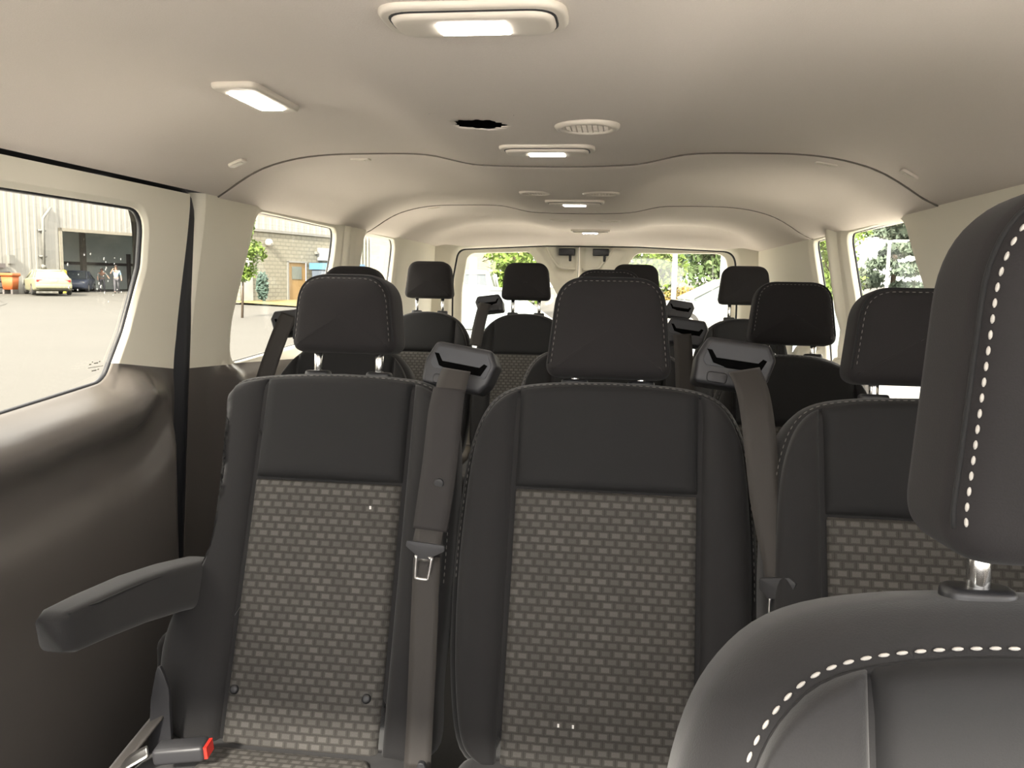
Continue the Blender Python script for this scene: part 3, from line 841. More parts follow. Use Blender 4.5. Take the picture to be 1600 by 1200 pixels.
    for s in (-1, 1):
        u = s*H['posts']/2
        mb = MB(); tube(mb, [hf(u, -.04, -.06), hf(u, -.04, H['gap']*.5), hf(u, -.04, H['gap']+.03)], .0075, 12); po = mb.build('headrest_post', M['chrome'], root)
        mb = MB(); Pc = rrect(.046, .028, .0139, 6)
        def cf(U, N, W, u=u): return hf(u+U, -.04+W, N-.006)
        pillow(mb, Pc, -.03, .0055, .005, cf, caps=2); mb.build('post_collar', M['plastic'], po)
    # cushion and base
    aL, aR = L[4][0], R[4][0]; wL = max(p[0] for p in L); wR = max(p[0] for p in R)
    mb = MB(); oc = round_poly([(-wL+.03, .03), (wR-.03, .03), (wR-.02, -.47), (-wL+.02, -.47)], .05, 6)
    def cu(U, N, W): return (U, W, ZP-.02+N-.04*(.0 if W > -.3 else (W+.3)/.2*-.0))
    pillow(mb, oc, -.13, .012, .03, cu, caps=6, crown=.004); cush = mb.build('seat_cushion', M['fabric'], root)
    mb = MB(); oc2 = round_poly([(-a, -.035), (a, -.035), (a, -.44), (-a, -.44)], .02, 5)
    pillow(mb, oc2, .0, .024, .012, cu, caps=4, crown=.004, uv=True); mb.build('cushion_insert', M['weave'] if pattern else M['fabric2'], root)
    for s in (-1, 1):
        mb = MB(); x = s*(min(wL, wR)-.05)
        hp = ZP-.15
        box(mb, (x, -.20, hp/2), (.035, .36, hp)); box(mb, (x, -.2, .008), (.05, .42, .016)); mb.build('seat_leg', M['plastic'], root, smooth=False)
    # belt tower
    if tower:
        sd = tower['s']; tu, tw = tower['u'], tower['w']; k = tower.get('k', 1); tn = tower.get('n', -.01); rt_ = math.radians(tower.get('rot', -7))
        cr, sr = math.cos(rt_), math.sin(rt_)
        tb = fr(tu, tn, tw); tt = math.radians(12); c2, s2 = math.cos(tt), math.sin(tt)
        def tf(u, n, w):
            u, w = (u*sd)*cr-w*sr, (u*sd)*sr+w*cr
            return (tb[0]+u*k, tb[1]-n*c2*k+w*s2*k, tb[2]+w*c2*k+n*s2*k)
        shell = round_poly([(-.056, -.036), (-.056, .004), (-.043, .036), (.048, .036), (.060, .014), (.052, -.020), (.040, -.036)], .011, 5)
        mb = MB(); pillow(mb, shell, -.06, .004, .007, tf, caps=3); T = mb.build('belt_tower', M['plastic2'], root)
        mb = MB(); prism(mb, round_poly([(-.046, .000), (-.037, .027), (.043, .027), (.051, .010), (.046, -.012), (.010, -.006), (-.040, -.008)], .005, 4), .0, .0062, tf); mb.build('guide_plate', M['plastic3'], T, auto=30)
        mb = MB(); prism(mb, [(-.042, .016), (-.035, .016), (-.027, .005), (.034, .005), (.040, .012), (.046, .010), (.038, -.008), (-.010, -.008), (-.031, -.003)], .003, .0068, tf); mb.build('belt_slot', M['slot'], T, smooth=False)
        mb = MB(); pillow(mb, rrect(.030, .016, .006, 4, -.022, -.024), .002, .0060, .002, tf, caps=2); mb.build('release_tab', M['plastic2'], T)
    return root, fr, hf

def to_local(root, pts): return [np.array(p)-np.array(root.location) for p in pts]

def tongue(mb, c, ax, side, w=.062, hgt=.06):
    """T-shaped latch plate: c centre top, ax down direction, side lateral"""
    c = np.array(c, float); ax = np.array(ax, float)/np.linalg.norm(ax); side = np.array(side, float); side -= ax*(side@ax); side /= np.linalg.norm(side)
    nrm = np.cross(side, ax)
    return lambda u, n, q: tuple(c+side*u+ax*(-q)+nrm*n)

R2G = 'second-row seats behind the driver'
# --- second row, left
LS, frL, hfL = make_seat('passenger_seat', (-.303, 1.165, 0), 'second-row seat at left with a raised armrest, beside the sliding door', R2G, OUT_LEFT, OUT_LEFT_R, .127,
    hd=dict(w=.190, h=.138, gap=.031, t=.10, u=-.004, posts=.112, taper=.014, tilt=5), tower=dict(s=1, u=.198, w=.612, n=-.03, rot=-9, k=1.08), wins=.402)
# armrest
mb = MB(); sec = []
A0 = np.array([-.5235, 1.300, .626]); A1 = np.array([-.5235, .910, .694])
prof = [(0, .050, .036), (.05, .052, .040), (.30, .048, .040), (.55, .044, .038), (.8, .039, .036), (.95, .036, .033), (1.0, .028, .024)]
for t, hz, hx in prof:
    c = A0+(A1-A0)*t; c = c+np.array([0, 0, .010*math.sin(PI*t)])
    sec.append([tuple(np.array([c[0]+p[0]*hx/.04, c[1]-p[1]*.12, c[2]+p[1]*hz/.04])-np.array(LS.location)) for p in rrect(.058, .066, .016, 5)])
loft(mb, sec); arm = mb.build('armrest', M['fabric'], LS)
mb = MB(); tube(mb, [tuple(A0+(A1-A0)*t+np.array([.026*(.95 if t < .9 else .7), 0, .032-.007*t+.010*math.sin(PI*t)])-np.array(LS.location)) for t in np.linspace(.02, .97, 16)], .0014, 6); mb.build('piping', M['fabric2'], arm)
# snaps on the woven insert
for (u, w) in ((-.112, .068), (.102, .070)):
    mb = MB()
    pillow(mb, [(u+.0075*math.cos(t), w+.0075*math.sin(t)) for t in np.linspace(0, 2*PI, 16, endpoint=False)], .008, .0165, .004, frL, caps=2, steps=3)
    tag(mb.build('snap_button', M['plastic'], LS), label='small round black snap button')
# belt with padded sleeve and latch plate
def Lw(pts): return to_local(LS, pts)
mb = MB(); ribbon(mb, Lw([(-.099, 1.352, .996), (-.103, 1.330, .972), (-.105, 1.31, .935)]), [.048, .050, .050], [(1, .05, 0)]*3); BL = mb.build('seat_belt', M['belt'], LS)
mb = MB(); ribbon(mb, Lw([(-.104, 1.318, .968), (-.106, 1.298, .93), (-.108, 1.272, .86), (-.111, 1.245, .80), (-.114, 1.227, .758)]), [.052, .056, .056, .055, .053], [(1, .05, 0)]*5, .007, .03); mb.build('padded_sleeve', M['sleeve'], BL)
sb = MB(); pillow(sb, [(.008*math.cos(t), .008*math.sin(t)) for t in np.linspace(0, 2*PI, 16, endpoint=False)], -.004, .003, .002, lambda u, n, w: tuple(np.array((-.106+u, 1.2545-n, .826+w))-np.array(LS.location)), caps=2); sb.build('snap_button', M['plastic'], BL)
mb = MB(); ribbon(mb, Lw([(-.114, 1.229, .763), (-.117, 1.218, .738)]), [.044, .044], [(1, .05, 0)]*2, .002); mb.build('belt_fold', M['belt'], BL)
tf = tongue(None, np.array((-.118, 1.216, .738))-np.array(LS.location), (-.10, -.05, -1), (1, .05, -.02))
mb = MB(); pillow(mb, round_poly([(-.030, .003), (.030, .003), (.030, -.006), (.013, -.017), (.013, -.022), (-.013, -.022), (-.013, -.017), (-.030, -.006)], .003, 3), -.0025, .0025, .001, tf, caps=2); tg = mb.build('latch_plate', M['plastic2'], BL)
mb = MB()
for seg in ([(-.012, -.018), (-.010, -.050), (-.007, -.054), (.007, -.054), (.010, -.050), (.012, -.018)],):
    tube(mb, [tf(u, 0, q) for u, q in smooth_poly(seg, 5, False)], .0030, 8)
box(mb, tf(0, 0, -.022), (.024, .004, .008)); mb.build('latch_tongue', M['steel'], BL)
mb = MB(); ribbon(mb, Lw([(-.118, 1.225, .715), (-.112, 1.180, .60), (-.108, 1.145, .50), (-.106, 1.12, .43)]), [.042, .042, .040, .040], [(1, .05, 0)]*4, .0016); mb.build('lower_webbing', M['belt'], BL)
# buckle with red button at the left of the cushion
BKL = LS
rz_ = Matrix.Rotation(math.radians(8), 3, 'Z') @ Matrix.Rotation(math.radians(-6), 3, 'Y')
bc = np.array((-.437, 1.056, .464))-np.array(LS.location)
bk = rbox('buckle', tuple(bc), (.074, .034, .024), .006, M['plastic2'], LS, 4, rz_)
mb = MB(); v_ = np.array(rz_ @ Vector((.038, 0, 0))); 
box(mb, bc+v_, (.006, .026, .017), rz_); tag(mb.build('release_button', M['red'], bk, smooth=False), label='red release button')
mb = MB(); ribbon(mb, Lw([(-.486, 1.052, .460), (-.512, 1.035, .445), (-.532, 1.02, .415)]), [.026, .032, .036], [(0, 1, .3)]*3, .003, .05); mb.build('buckle_strap', M['steel'], bk)
mb = MB(); ribbon(mb, Lw([(-.512, 1.13, .475), (-.545, 1.06, .42), (-.58, .985, .355)]), [.028, .030, .032], [(.8, .3, .6)]*3, .004); mb.build('anchor_strap', M['belt'], LS)
mb = MB(); pillow(mb, round_poly([(-.53, .40), (-.49, .40), (-.492, .52), (-.508, .565), (-.522, .50)], .006, 3), 1.12, 1.128, .002, lambda u, n, w: tuple(np.array((u, n, w))-np.array(LS.location)), caps=2); mb.build('side_bracket', M['plastic2'], LS)

# --- second row, middle
MS, frM, hfM = make_seat('passenger_seat', (.153, 1.172, 0), 'second-row middle seat with a headrest hiding the rear door seam', R2G, OUT_STD, OUT_STD, .146,
    hd=dict(w=.214, h=.172, gap=.001, u=-.003, t=.085), tower=dict(s=1, u=.205, w=.632, n=-.03, rot=-7, k=1.12))
def Mw(pts): return to_local(MS, pts)
mb = MB(); ribbon(mb, Mw([(.366, 1.355, 1.010), (.376, 1.325, .980), (.383, 1.295, .93), (.392, 1.255, .83), (.402, 1.215, .745), (.404, 1.205, .715)]), [.050, .050, .050, .046, .034, .030],
                  [(1, .0, 0), (1, .05, 0), (1, .1, 0), (1, -.2, 0), (1, -.5, 0), (1, -.6, 0)], .0018); BM = mb.build('seat_belt', M['belt'], MS)
tf = tongue(None, np.array((.404, 1.200, .716))-np.array(MS.location), (.04, -.12, -1), (1, -.5, .25))
mb = MB(); pillow(mb, round_poly([(-.024, .006), (.020, .012), (.030, .004), (.022, -.012), (.010, -.022), (-.012, -.022), (-.024, -.010)], .004, 3), -.004, .004, .002, tf, caps=2); mb.build('latch_plate', M['plastic'], BM)
mb = MB(); tube(mb, [tf(u, .004, q) for u, q in smooth_poly([(.016, .014), (.030, .006), (.024, -.010)], 5, False)], .0022, 8)
tube(mb, [tf(u, 0, q) for u, q in smooth_poly([(-.009, -.020), (-.009, -.048), (.007, -.050), (.009, -.020)], 5, False)], .0024, 8); mb.build('latch_tongue', M['steel'], BM)
mb = MB(); pillow(mb, round_poly([(-.100, .33), (-.075, .33), (-.070, .40), (-.088, .46), (-.098, .46)], .006, 3), 1.085, 1.095, .002, lambda u, n, w: tuple(np.array((u, n, w))-np.array(MS.location)), caps=2); mb.build('buckle_stalk', M['plastic2'], MS)

# --- second row, right
RS, frR, hfR = make_seat('passenger_seat', (.620, 1.095, 0), 'second-row seat at right, partly hidden by the driver seat', R2G, OUT_RIGHT, OUT_STD, .147, hd=dict(w=.214, h=.150, gap=.014, u=.0))

# --- third row
R3G = 'third-row seats'
S3L, _, _ = make_seat('passenger_seat', (-.555, 1.955, 0), 'third-row seat at left, behind the armrest seat', R3G, OUT_ROW4, OUT_ROW4, .13,
    hd=dict(w=.190, h=.155, gap=.042, u=.000, tilt=5), tower=dict(s=-1, u=-.175, w=.640, n=-.02, rot=7, k=.95), detail=False)
mb = MB(); ribbon(mb, to_local(S3L, [(-.718, 2.155, 1.045), (-.735, 2.14, 1.0), (-.755, 2.12, .93), (-.775, 2.10, .85), (-.79, 2.08, .78)]), [.046]*5, [(1, .1, 0)]*5, .0016); mb.build('seat_belt', M['belt'], S3L)
S3M, _, _ = make_seat('passenger_seat', (.142, 1.955, 0), 'third-row middle seat almost hidden behind the second-row middle seat', R3G, OUT_STD, OUT_RIGHT, .14,
    hd=dict(w=.200, h=.156, gap=.044, u=-.008), tower=dict(s=1, u=.195, w=.640, n=-.02, rot=-7, k=.95))
mb = MB(); ribbon(mb, to_local(S3M, [(.325, 2.150, 1.02), (.33, 2.135, .97), (.335, 2.10, .88), (.34, 2.07, .80)]), [.046]*4, [(1, .1, 0)]*4, .0016); mb.build('seat_belt', M['belt'], S3M)
S3R, _, _ = make_seat('passenger_seat', (.592, 1.90, 0), 'third-row seat at right, black headrest in front of the right wall', R3G, OUT_ROW4, OUT_ROW4, .14, hd=dict(w=.214, h=.156, gap=.020))

# --- fourth row
R4G = 'fourth-row seats before the rear doors'
for k, (x, lab) in enumerate(((-.652, 'fourth-row seat farthest left, before the left wall'), (-.232, 'fourth-row seat second from left, in front of the left rear window'),
                              (.226, 'fourth-row seat third from left, headrest below the right rear window edge'), (.672, 'fourth-row seat farthest right, before the right wall'))):
    tw = None
    if k == 1: tw = dict(s=-1, u=-.155, w=.632, n=-.02, rot=8, k=1.02)
    if k == 2: tw = dict(s=1, u=.185, w=.626, n=-.02, rot=-8, k=1.0)
    S4, _, _ = make_seat('passenger_seat', (x, 3.29, 0), lab, R4G, OUT_NARROW if k == 0 else OUT_ROW4, OUT_NARROW if k == 3 else OUT_ROW4, .125, hd=dict(w=.214, h=.158, gap=.052, tilt=4, rt=.05), tower=tw, detail=False, zoff=.036)
    if k == 1:
        mb = MB(); ribbon(mb, to_local(S4, [(-.398, 3.48, 1.055), (-.405, 3.455, 1.02), (-.415, 3.43, .96), (-.425, 3.40, .88)]), [.05]*4, [(1, .1, 0)]*4, .0016); mb.build('seat_belt', M['belt'], S4)

# --- driver seat
DS, frD, hfD = make_seat('driver_seat', (.482, .315, 0), 'near driver seat at the right edge with white stitching', None, OUT_BIG, OUT_BIG, .160, theta=19,
    wtop=.545, wins=.30, hd=dict(w=.222, h=.242, gap=.020, t=.10, u=-.004, tilt=4, taper=.018, rt=.085, rbm=.035, n=-.012, posts=.146), pattern=False, thick=.14, er=.062, zoff=-.035, e=.036)

# three white specks on the woven fabric
for fr_, rt_, u, w, lab in ((frL, LS, .079, .362, 'tiny white speck on the left seat woven insert'), (frM, MS, -.057, .052, 'tiny white speck low on the middle seat, left of two'), (frM, MS, -.035, .052, 'tiny white speck low on the middle seat, right of two')):
    p = np.array(fr_(u, .0138, w))+np.array(rt_.location)
    mb = MB(); box(mb, (0, 0, 0), (.003, .0015, .005)); o = mb.build('crumb', M['speck'], None, smooth=False, loc=tuple(p)); tag(o, lab, 'crumb', 'white crumbs on the seats')

# ------------------------------------------------------------------ outside
def gz(x, y):   # the lot rises gently away to the left
    return -.65+.0118*max(0, -.55*x+.83*y)+.022*max(0, y-4)*sstep(x, -8, 0)*(1-sstep(y, 40, 90)*.5)
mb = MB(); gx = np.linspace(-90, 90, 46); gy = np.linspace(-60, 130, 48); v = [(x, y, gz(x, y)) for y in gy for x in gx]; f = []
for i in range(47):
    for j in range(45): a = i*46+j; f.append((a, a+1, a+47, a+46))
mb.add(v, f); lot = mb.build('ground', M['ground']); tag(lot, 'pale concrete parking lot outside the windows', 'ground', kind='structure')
ap = MB(); ax_ = np.linspace(-8.0, 8, 12); ay_ = np.array([-16, -13, -10, -8, -6, -4, -2, -.6, -.5, 1, 2.5, 2.6, 4, 5, 5.2, 6, 7, 8]); k_ = []  # added pale ground around the van, bounces light up to the ceiling
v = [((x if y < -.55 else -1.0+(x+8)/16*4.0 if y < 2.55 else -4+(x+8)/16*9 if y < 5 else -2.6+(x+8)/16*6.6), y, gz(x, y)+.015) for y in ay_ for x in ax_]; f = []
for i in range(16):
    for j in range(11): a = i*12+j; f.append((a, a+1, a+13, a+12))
ap.add(v, f).build('ground_bounce_sheet', M['bounce_ground'], lot)
# tar-filled cracks are part of the lot surface
for pts in (((-22, 26), (-25, 31), (-27, 34), (-31, 38)), ((-12, 14), (-17, 20), (-20, 21), (-26, 30)), ((-30, 36), (-27, 38), (-24, 41))):
    P = smooth_poly([(p[0], p[1]) for p in pts], 6, False); mb = MB()
    loft(mb, [[(p[0]+d, p[1], gz(p[0], p[1])+.012) for p in P] for d in (-.06, .06)], (False, False), False); mb.build('tar_seam', M['crack'], lot)

def wframe(O, deg):
    t = math.radians(deg); u = np.array([math.sin(t), math.cos(t), 0]); n = np.array([math.cos(t), -math.sin(t), 0])   # n faces the van
    return lambda a, d, z: tuple(np.array([O[0], O[1], 0])+u*a+n*d+np.array([0, 0, z]))
def corrug(mb, fr, a0, a1, z0, z1, pitch=.45, dep=.018):
    aa = []; k = int((a1-a0)/pitch)
    for i in range(k): s = a0+i*pitch; aa += [(s, 0), (s+pitch*.55, 0), (s+pitch*.65, dep), (s+pitch*.9, dep), (s+pitch, 0)]
    loft(mb, [[fr(a, d, z) for a, d in aa] for z in (z0, z1)], (False, False), False)
def wbox(mb, fr, a0, a1, d0, d1, z0, z1):
    v = [fr(a, d, z) for a in (a0, a1) for d in (d0, d1) for z in (z0, z1)]
    mb.add(v, [(0, 1, 3, 2), (4, 6, 7, 5), (0, 4, 5, 1), (2, 3, 7, 6), (0, 2, 6, 4), (1, 5, 7, 3)])

# warehouse
A_O = (-33.6, 50.39); fa = wframe(A_O, 18)
wh = empty('warehouse', (0, 0, 0), 'white corrugated metal warehouse with a large open bay, left window', 'building')
mb = MB(); corrug(mb, fa, -16, -2.35, -.3, 7.5); corrug(mb, fa, -2.35, 4.5, 3.93, 7.5); corrug(mb, fa, 4.2, 14, -.3, 7.5)
wbox(mb, fa, -16, -2.36, -.2, -.02, -.3, 7.5); wbox(mb, fa, 4.2, 14, -.2, -.02, -.3, 7.5); wbox(mb, fa, -2.36, 4.2, -.2, -.02, 3.93, 7.5)
mb.build('metal_siding', M['siding'], wh, smooth=False)
mb = MB(); wbox(mb, fa, -2.45, -2.25, -.25, .06, -.2, 4.05); wbox(mb, fa, -2.45, 4.3, -.25, .06, 3.85, 4.05); mb.build('bay_frame', M['siding2'], wh, smooth=False)
mb = MB(); wbox(mb, fa, -4, 8, -6.2, -6, -.2, 4.6); wbox(mb, fa, -4.2, -4, -6, -.3, -.2, 4.6); wbox(mb, fa, 8, 8.2, -6, -.3, -.2, 4.6); wbox(mb, fa, -4, 8, -6, -.3, 4.4, 4.6); mb.build('bay_interior', M['garage'], wh, smooth=False)
mb = MB(); wbox(mb, fa, 2.75, 3.05, -5, -4.7, -.2, 4.4); wbox(mb, fa, -4, 8, -5.95, -5.8, 1.9, 2.1); wbox(mb, fa, 7.4, 7.6, -5.95, -5.7, -.1, 2.8); mb.build('steel_column', M['garagedark'], wh, smooth=False)
mb = MB()
tube(mb, [fa(-3.0, .12, 5.2), fa(-3.5, .14, 4.6), fa(-3.55, .14, 4.5), fa(-3.62, .14, 1.75)], .085, 8)
wbox(mb, fa, -3.85, -3.4, .02, .16, 3.75, 3.85); wbox(mb, fa, -3.85, -3.4, .02, .16, 2.2, 2.3); wbox(mb, fa, -3.75, -3.5, .02, .2, 1.5, 1.75); mb.build('wall_pipe', M['pipe'], wh)
mb = MB(); wbox(mb, fa, -5.85, -5.5, .05, .25, 1.75, 2.25); mb.build('meter_box', M['pipe'], wh, smooth=False)
mb = MB(); wbox(mb, fa, -8, -6.05, .05, .18, 1.5, 1.75); mb.build('wall_sign', M['garagedark'], wh, smooth=False)

# block building with white upper band
fb = wframe((-17.99, 44.25), 20)
bb = empty('block_building', (0, 0, 0), 'painted block building with a white upper band and tan door, second left window', 'building')
mb = MB(); 
for (a0, a1, z0, z1) in ((-3.6, -.05, -.4, 3.66), (-.05, 1.40, 2.07, 3.66), (1.40, 16, -.4, 3.66)):
    v = [fb(a0, 0, z0), fb(a1, 0, z0), fb(a1, 0, z1), fb(a0, 0, z1)]; mb.add(v, [(0, 1, 2, 3)], [(a0, z0), (a1, z0), (a1, z1), (a0, z1)])
v = [fb(-3.6, 0, -.4), fb(-3.6, -6, -.4), fb(-3.6, -6, 3.66), fb(-3.6, 0, 3.66)]; mb.add(v, [(0, 1, 2, 3)], [(0, -.4), (6, -.4), (6, 3.66), (0, 3.66)])
mb.build('block_wall', M['block'], bb, smooth=False)
mb = MB(); corrug(mb, fb, -3.7, 4.6, 3.66, 6.2, .5, .02); corrug(mb, fb, 4.6, 20, 1.2, 6.2, .32, .03); wbox(mb, fb, -3.7, 20, -6, -.03, 3.7, 6.2); mb.build('upper_siding', M['siding'], bb, smooth=False)
mb = MB(); wbox(mb, fb, -3.75, 5, 0, .10, 3.60, 3.74); mb.build('eave_strip', M['pipe'], bb, smooth=False)
mb = MB(); wbox(mb, fb, -.05, 1.40, -.2, -.04, -.1, 2.10); mb.build('door', M['tan'], bb, smooth=False)
mb = MB(); wbox(mb, fb, .28, 1.05, -.04, -.01, 1.15, 1.85); mb.build('door_pane', M['pane'], bb, smooth=False)
mb = MB(); wbox(mb, fb, -.16, -.04, -.1, .06, -.1, 2.14); wbox(mb, fb, -.16, 1.45, -.1, .06, 2.06, 2.16); mb.build('door_frame', M['pipe'], bb, smooth=False)
mb = MB(); pillow(mb, [(-1.62+.19*math.cos(t), 3.05+.20*math.sin(t)) for t in np.linspace(0, 2*PI, 20, endpoint=False)], 0, .3, .12, fr=lambda u, n, w: fb(u, n, w), crown=.05); mb.build('wall_lamp', M['lampwhite'], bb)
mb = MB(); wbox(mb, fb, 2.35, 3.6, .02, .4, 2.25, 2.95); mb.build('white_box', M['lampwhite'], bb, smooth=False)
mb = MB(); wbox(mb, fb, 2.1, 2.25, .02, .2, 2.6, 2.75); mb.build('wall_fixture', M['pipe'], bb, smooth=False)
mb = MB(); wbox(mb, fb, -3.55, -2.75, .01, .05, -.1, 2.3); mb.build('pale_panel', M['lampwhite'], bb, smooth=False)
# blue lidded container
bc_ = empty('container', fb(0, 0, 0), 'blue-grey steel container with a bright blue lid beside the tan door', 'container')
o_ = np.array(bc_.location); fl = lambda a, d, z: tuple(np.array(fb(a, d, z))-o_)
mb = MB(); wbox(mb, fl, 1.55, 4.1, .3, 1.9, -.1, 1.72); mb.build('bin_body', M['bluegrey'], bc_, smooth=False)
mb = MB(); wbox(mb, fl, 1.45, 4.2, .2, 2.0, 1.72, 2.08); mb.build('bin_lid', M['blue'], bc_, smooth=False)
# dry grass strip
mb = MB(); aa = np.linspace(-5, 16, 40)
loft(mb, [[fb(a, d, gz(*fb(a, d, 0)[:2])+h) for a in aa] for d, h in ((0, .12), (2.5, .10), (6.2, .05), (9.5, -.30))], (False, False), False)
tag(mb.build('grass_strip', M['grass']), 'dry yellow grass strip along the block building', 'grass', kind='stuff')

# --- vegetation
def leaf_cloud(mb, blobs, n, size, seed, droop=0.):
    r = np.random.default_rng(seed)
    wts = np.array([b[3]*b[4]*b[5] for b in blobs])**.7; wts /= wts.sum()
    for k in r.choice(len(blobs), n, p=wts):
        cx, cy, cz, rx, ry, rz_ = blobs[k]
        d = r.normal(size=3); d /= np.linalg.norm(d); q = r.random()**.45
        c = np.array([cx, cy, cz])+d*q*np.array([rx, ry, rz_])
        a = r.normal(size=3); a /= np.linalg.norm(a); a[2] -= droop; b = np.cross(a, r.normal(size=3)); b /= np.linalg.norm(b)
        s = size*(.6+.8*r.random())
        mb.add([c-a*s, c+b*s*.5, c+a*s, c-b*s*.5], [(0, 1, 2, 3)])
def tree(name, loc, hgt, crown, leaf, label, cat='tree', trunk=.09, seed=1, n=1800, size=.22, group=None, lo=.18):
    r = empty(name, loc, label, cat, group)
    R_ = np.random.default_rng(seed)
    mb = MB(); tube(mb, [(0, 0, -.2), (.05, .02, hgt*.3), (-.03, .04, hgt*.6), (0, 0, hgt*.85)], [trunk, trunk*.85, trunk*.6, trunk*.2], 8)
    for k in range(6):
        a = R_.random()*6.28; h = hgt*(.35+.08*k); tube(mb, [(0, 0, h), (math.cos(a)*crown*.3, math.sin(a)*crown*.3, h+.1*hgt), (math.cos(a)*crown*.6, math.sin(a)*crown*.6, h+.16*hgt)], [trunk*.4, trunk*.25, trunk*.1], 6)
    mb.build('trunk', M['bark'], r)
    blobs = []
    for k in range(20):
        a = R_.random()*6.28; q = R_.random()**.5; h = hgt*(lo+(.92-lo)*R_.random()); s = crown*(.35+.2*R_.random())
        sc = (1-abs(h/hgt-.62)*1.1); blobs.append((math.cos(a)*q*crown*.75*sc, math.sin(a)*q*crown*.75*sc, h, s, s, s*.8))
    mb = MB(); leaf_cloud(mb, blobs, n, size, seed); mb.build('foliage', M[leaf], r, smooth=False, recalc=False)
    return r
def spruce(loc, hgt, rad, label, seed=3):
    r = empty('spruce_tree', loc, label, 'tree'); R_ = np.random.default_rng(seed)
    mb = MB(); tube(mb, [(0, 0, -.2), (0, 0, hgt)], [.13, .02], 8); mb.build('trunk', M['bark'], r)
    mb = MB(); blobs = []
    for k in range(60):
        t = R_.random()**1.2; h = hgt*(.05+.9*t); L = rad*(1-t)*R_.random()**.5; a = R_.random()*6.28
        blobs.append((math.cos(a)*L, math.sin(a)*L, h, .25+.5*(1-t), .25+.5*(1-t), .24))
    leaf_cloud(mb, blobs, 14000, .115, seed, .5)
    for k in range(60):
        t = R_.random()**.8; h = hgt*(.08+.9*t); L = rad*(1-t)*(.75+.5*R_.random())+.15; a = R_.random()*6.28
        for j in range(16):
            q = j/15; p = np.array([math.cos(a)*L*q, math.sin(a)*L*q, h-.28*L*q*q+.02])
            for s in (-1, 1):
                d = np.array([math.cos(a+s*1.0), math.sin(a+s*1.0), -.5])*.28*(1.2-q*.6)
                w_ = np.array([0, 0, .05])+np.array([math.cos(a), math.sin(a), 0])*.05
                mb.add([p-w_, p+d, p+w_*1.4], [(0, 1, 2)])
    mb.build('needles', M['spruce'], r, smooth=False, recalc=False); return r
def at_g(x, y): return (x, y, gz(x, y))
tree('leafy_tree', at_g(-13.45, 28.8), 4.1, .80, 'leaf', 'bright green leafy tree at the front edge of the second left window', seed=5, n=4200, size=.075, trunk=.05, lo=.36)
mb = MB(); leaf_cloud(mb, [(0, 0, .75, .28, .28, .75)], 700, .12, 9); tag(mb.build('cypress_bush', M['cypress'], None, smooth=False, recalc=False, loc=fb(-2.95, .9, 0)), 'narrow blue-green bush against the block building', 'bush')
TG = 'trees behind the rear windows'
tree('leafy_tree', at_g(-3.0, 25.2), 4.3, 1.15, 'leaf', 'bright green tree seen through the left rear window', seed=11, n=4500, size=.10, group=TG)
tree('leafy_tree', at_g(1.0, 33.), 6.2, 2.0, 'leaf', 'yellow-green tree at the left of the right rear window', seed=12, n=5000, size=.13, group=TG)
tree('leafy_tree', at_g(2.9, 52.), 4.6, 2.6, 'far', 'pale distant tree in the middle of the right rear window', seed=13, n=3000, size=.2, group=TG)
tree('leafy_tree', at_g(4.4, 40.), 5.6, 2.2, 'leaf2', 'green tree at the right of the right rear window', seed=14, n=4500, size=.16, group=TG)
mb = MB(); leaf_cloud(mb, [(-.5, 0, .45, .9, .5, .42), (.6, 0, .4, .9, .5, .38), (1.5, .2, .6, .6, .5, .4)], 2500, .07, 21)
tag(mb.build('flowering_shrub', M['flower'], None, smooth=False, recalc=False, loc=at_g(3.1, 32)), 'yellow-orange shrubs beyond the white car, right rear window', 'shrub')
TG2 = 'trees outside the right windows'
spruce(at_g(11.5, 37.), 9.5, 2.1, 'grey-green spruce tree in the right window')
tree('leafy_tree', at_g(8.6, 36.5), 4.2, 1.0, 'leaf', 'light green tree beside the spruce, right window', seed=31, n=3500, size=.12, group=TG2)
tree('leafy_tree', at_g(16.2, 37.), 3.4, 1.5, 'leaf2', 'low green tree at the front side of the spruce', seed=32, n=2500, size=.12, group=TG2)
tree('leafy_tree', at_g(5.9, 23.8), 3.6, 1.2, 'leaf', 'bright green tree low in the narrow rear right window', seed=33, n=3500, size=.08, group=TG2)
tree('leafy_tree', at_g(9.2, 44.), 8.5, 2.0, 'leaf2', 'tall green tree high in the narrow rear right window', seed=34, n=3500, size=.16, group=TG2)
# poles
def pole(loc, h, r, label, head=True):
    e = empty('light_pole', loc, label, 'light pole'); mb = MB(); tube(mb, [(0, 0, -.2), (0, 0, h)], [r, r*.8], 10); mb.build('pole', M['polemat'], e)
    if head:
        mb = MB(); box(mb, (-.35, 0, h), (.5, .22, .1)); box(mb, (.35, 0, h), (.5, .22, .1)); box(mb, (0, 0, h), (.3, .08, .06)); mb.build('lamp_head', M['polemat'], e, smooth=False)
    return e
pole(at_g(2.05, 30.5), 2.42, .11, 'white light pole left of the white car in the right rear window')
pole(at_g(1.62, 12.34), 3.4, .055, 'near thick white pole in front of the white car, right rear window', False)
pole(at_g(10.05, 33.), 2.72, .075, 'pale T-shaped light pole before the spruce, right window')

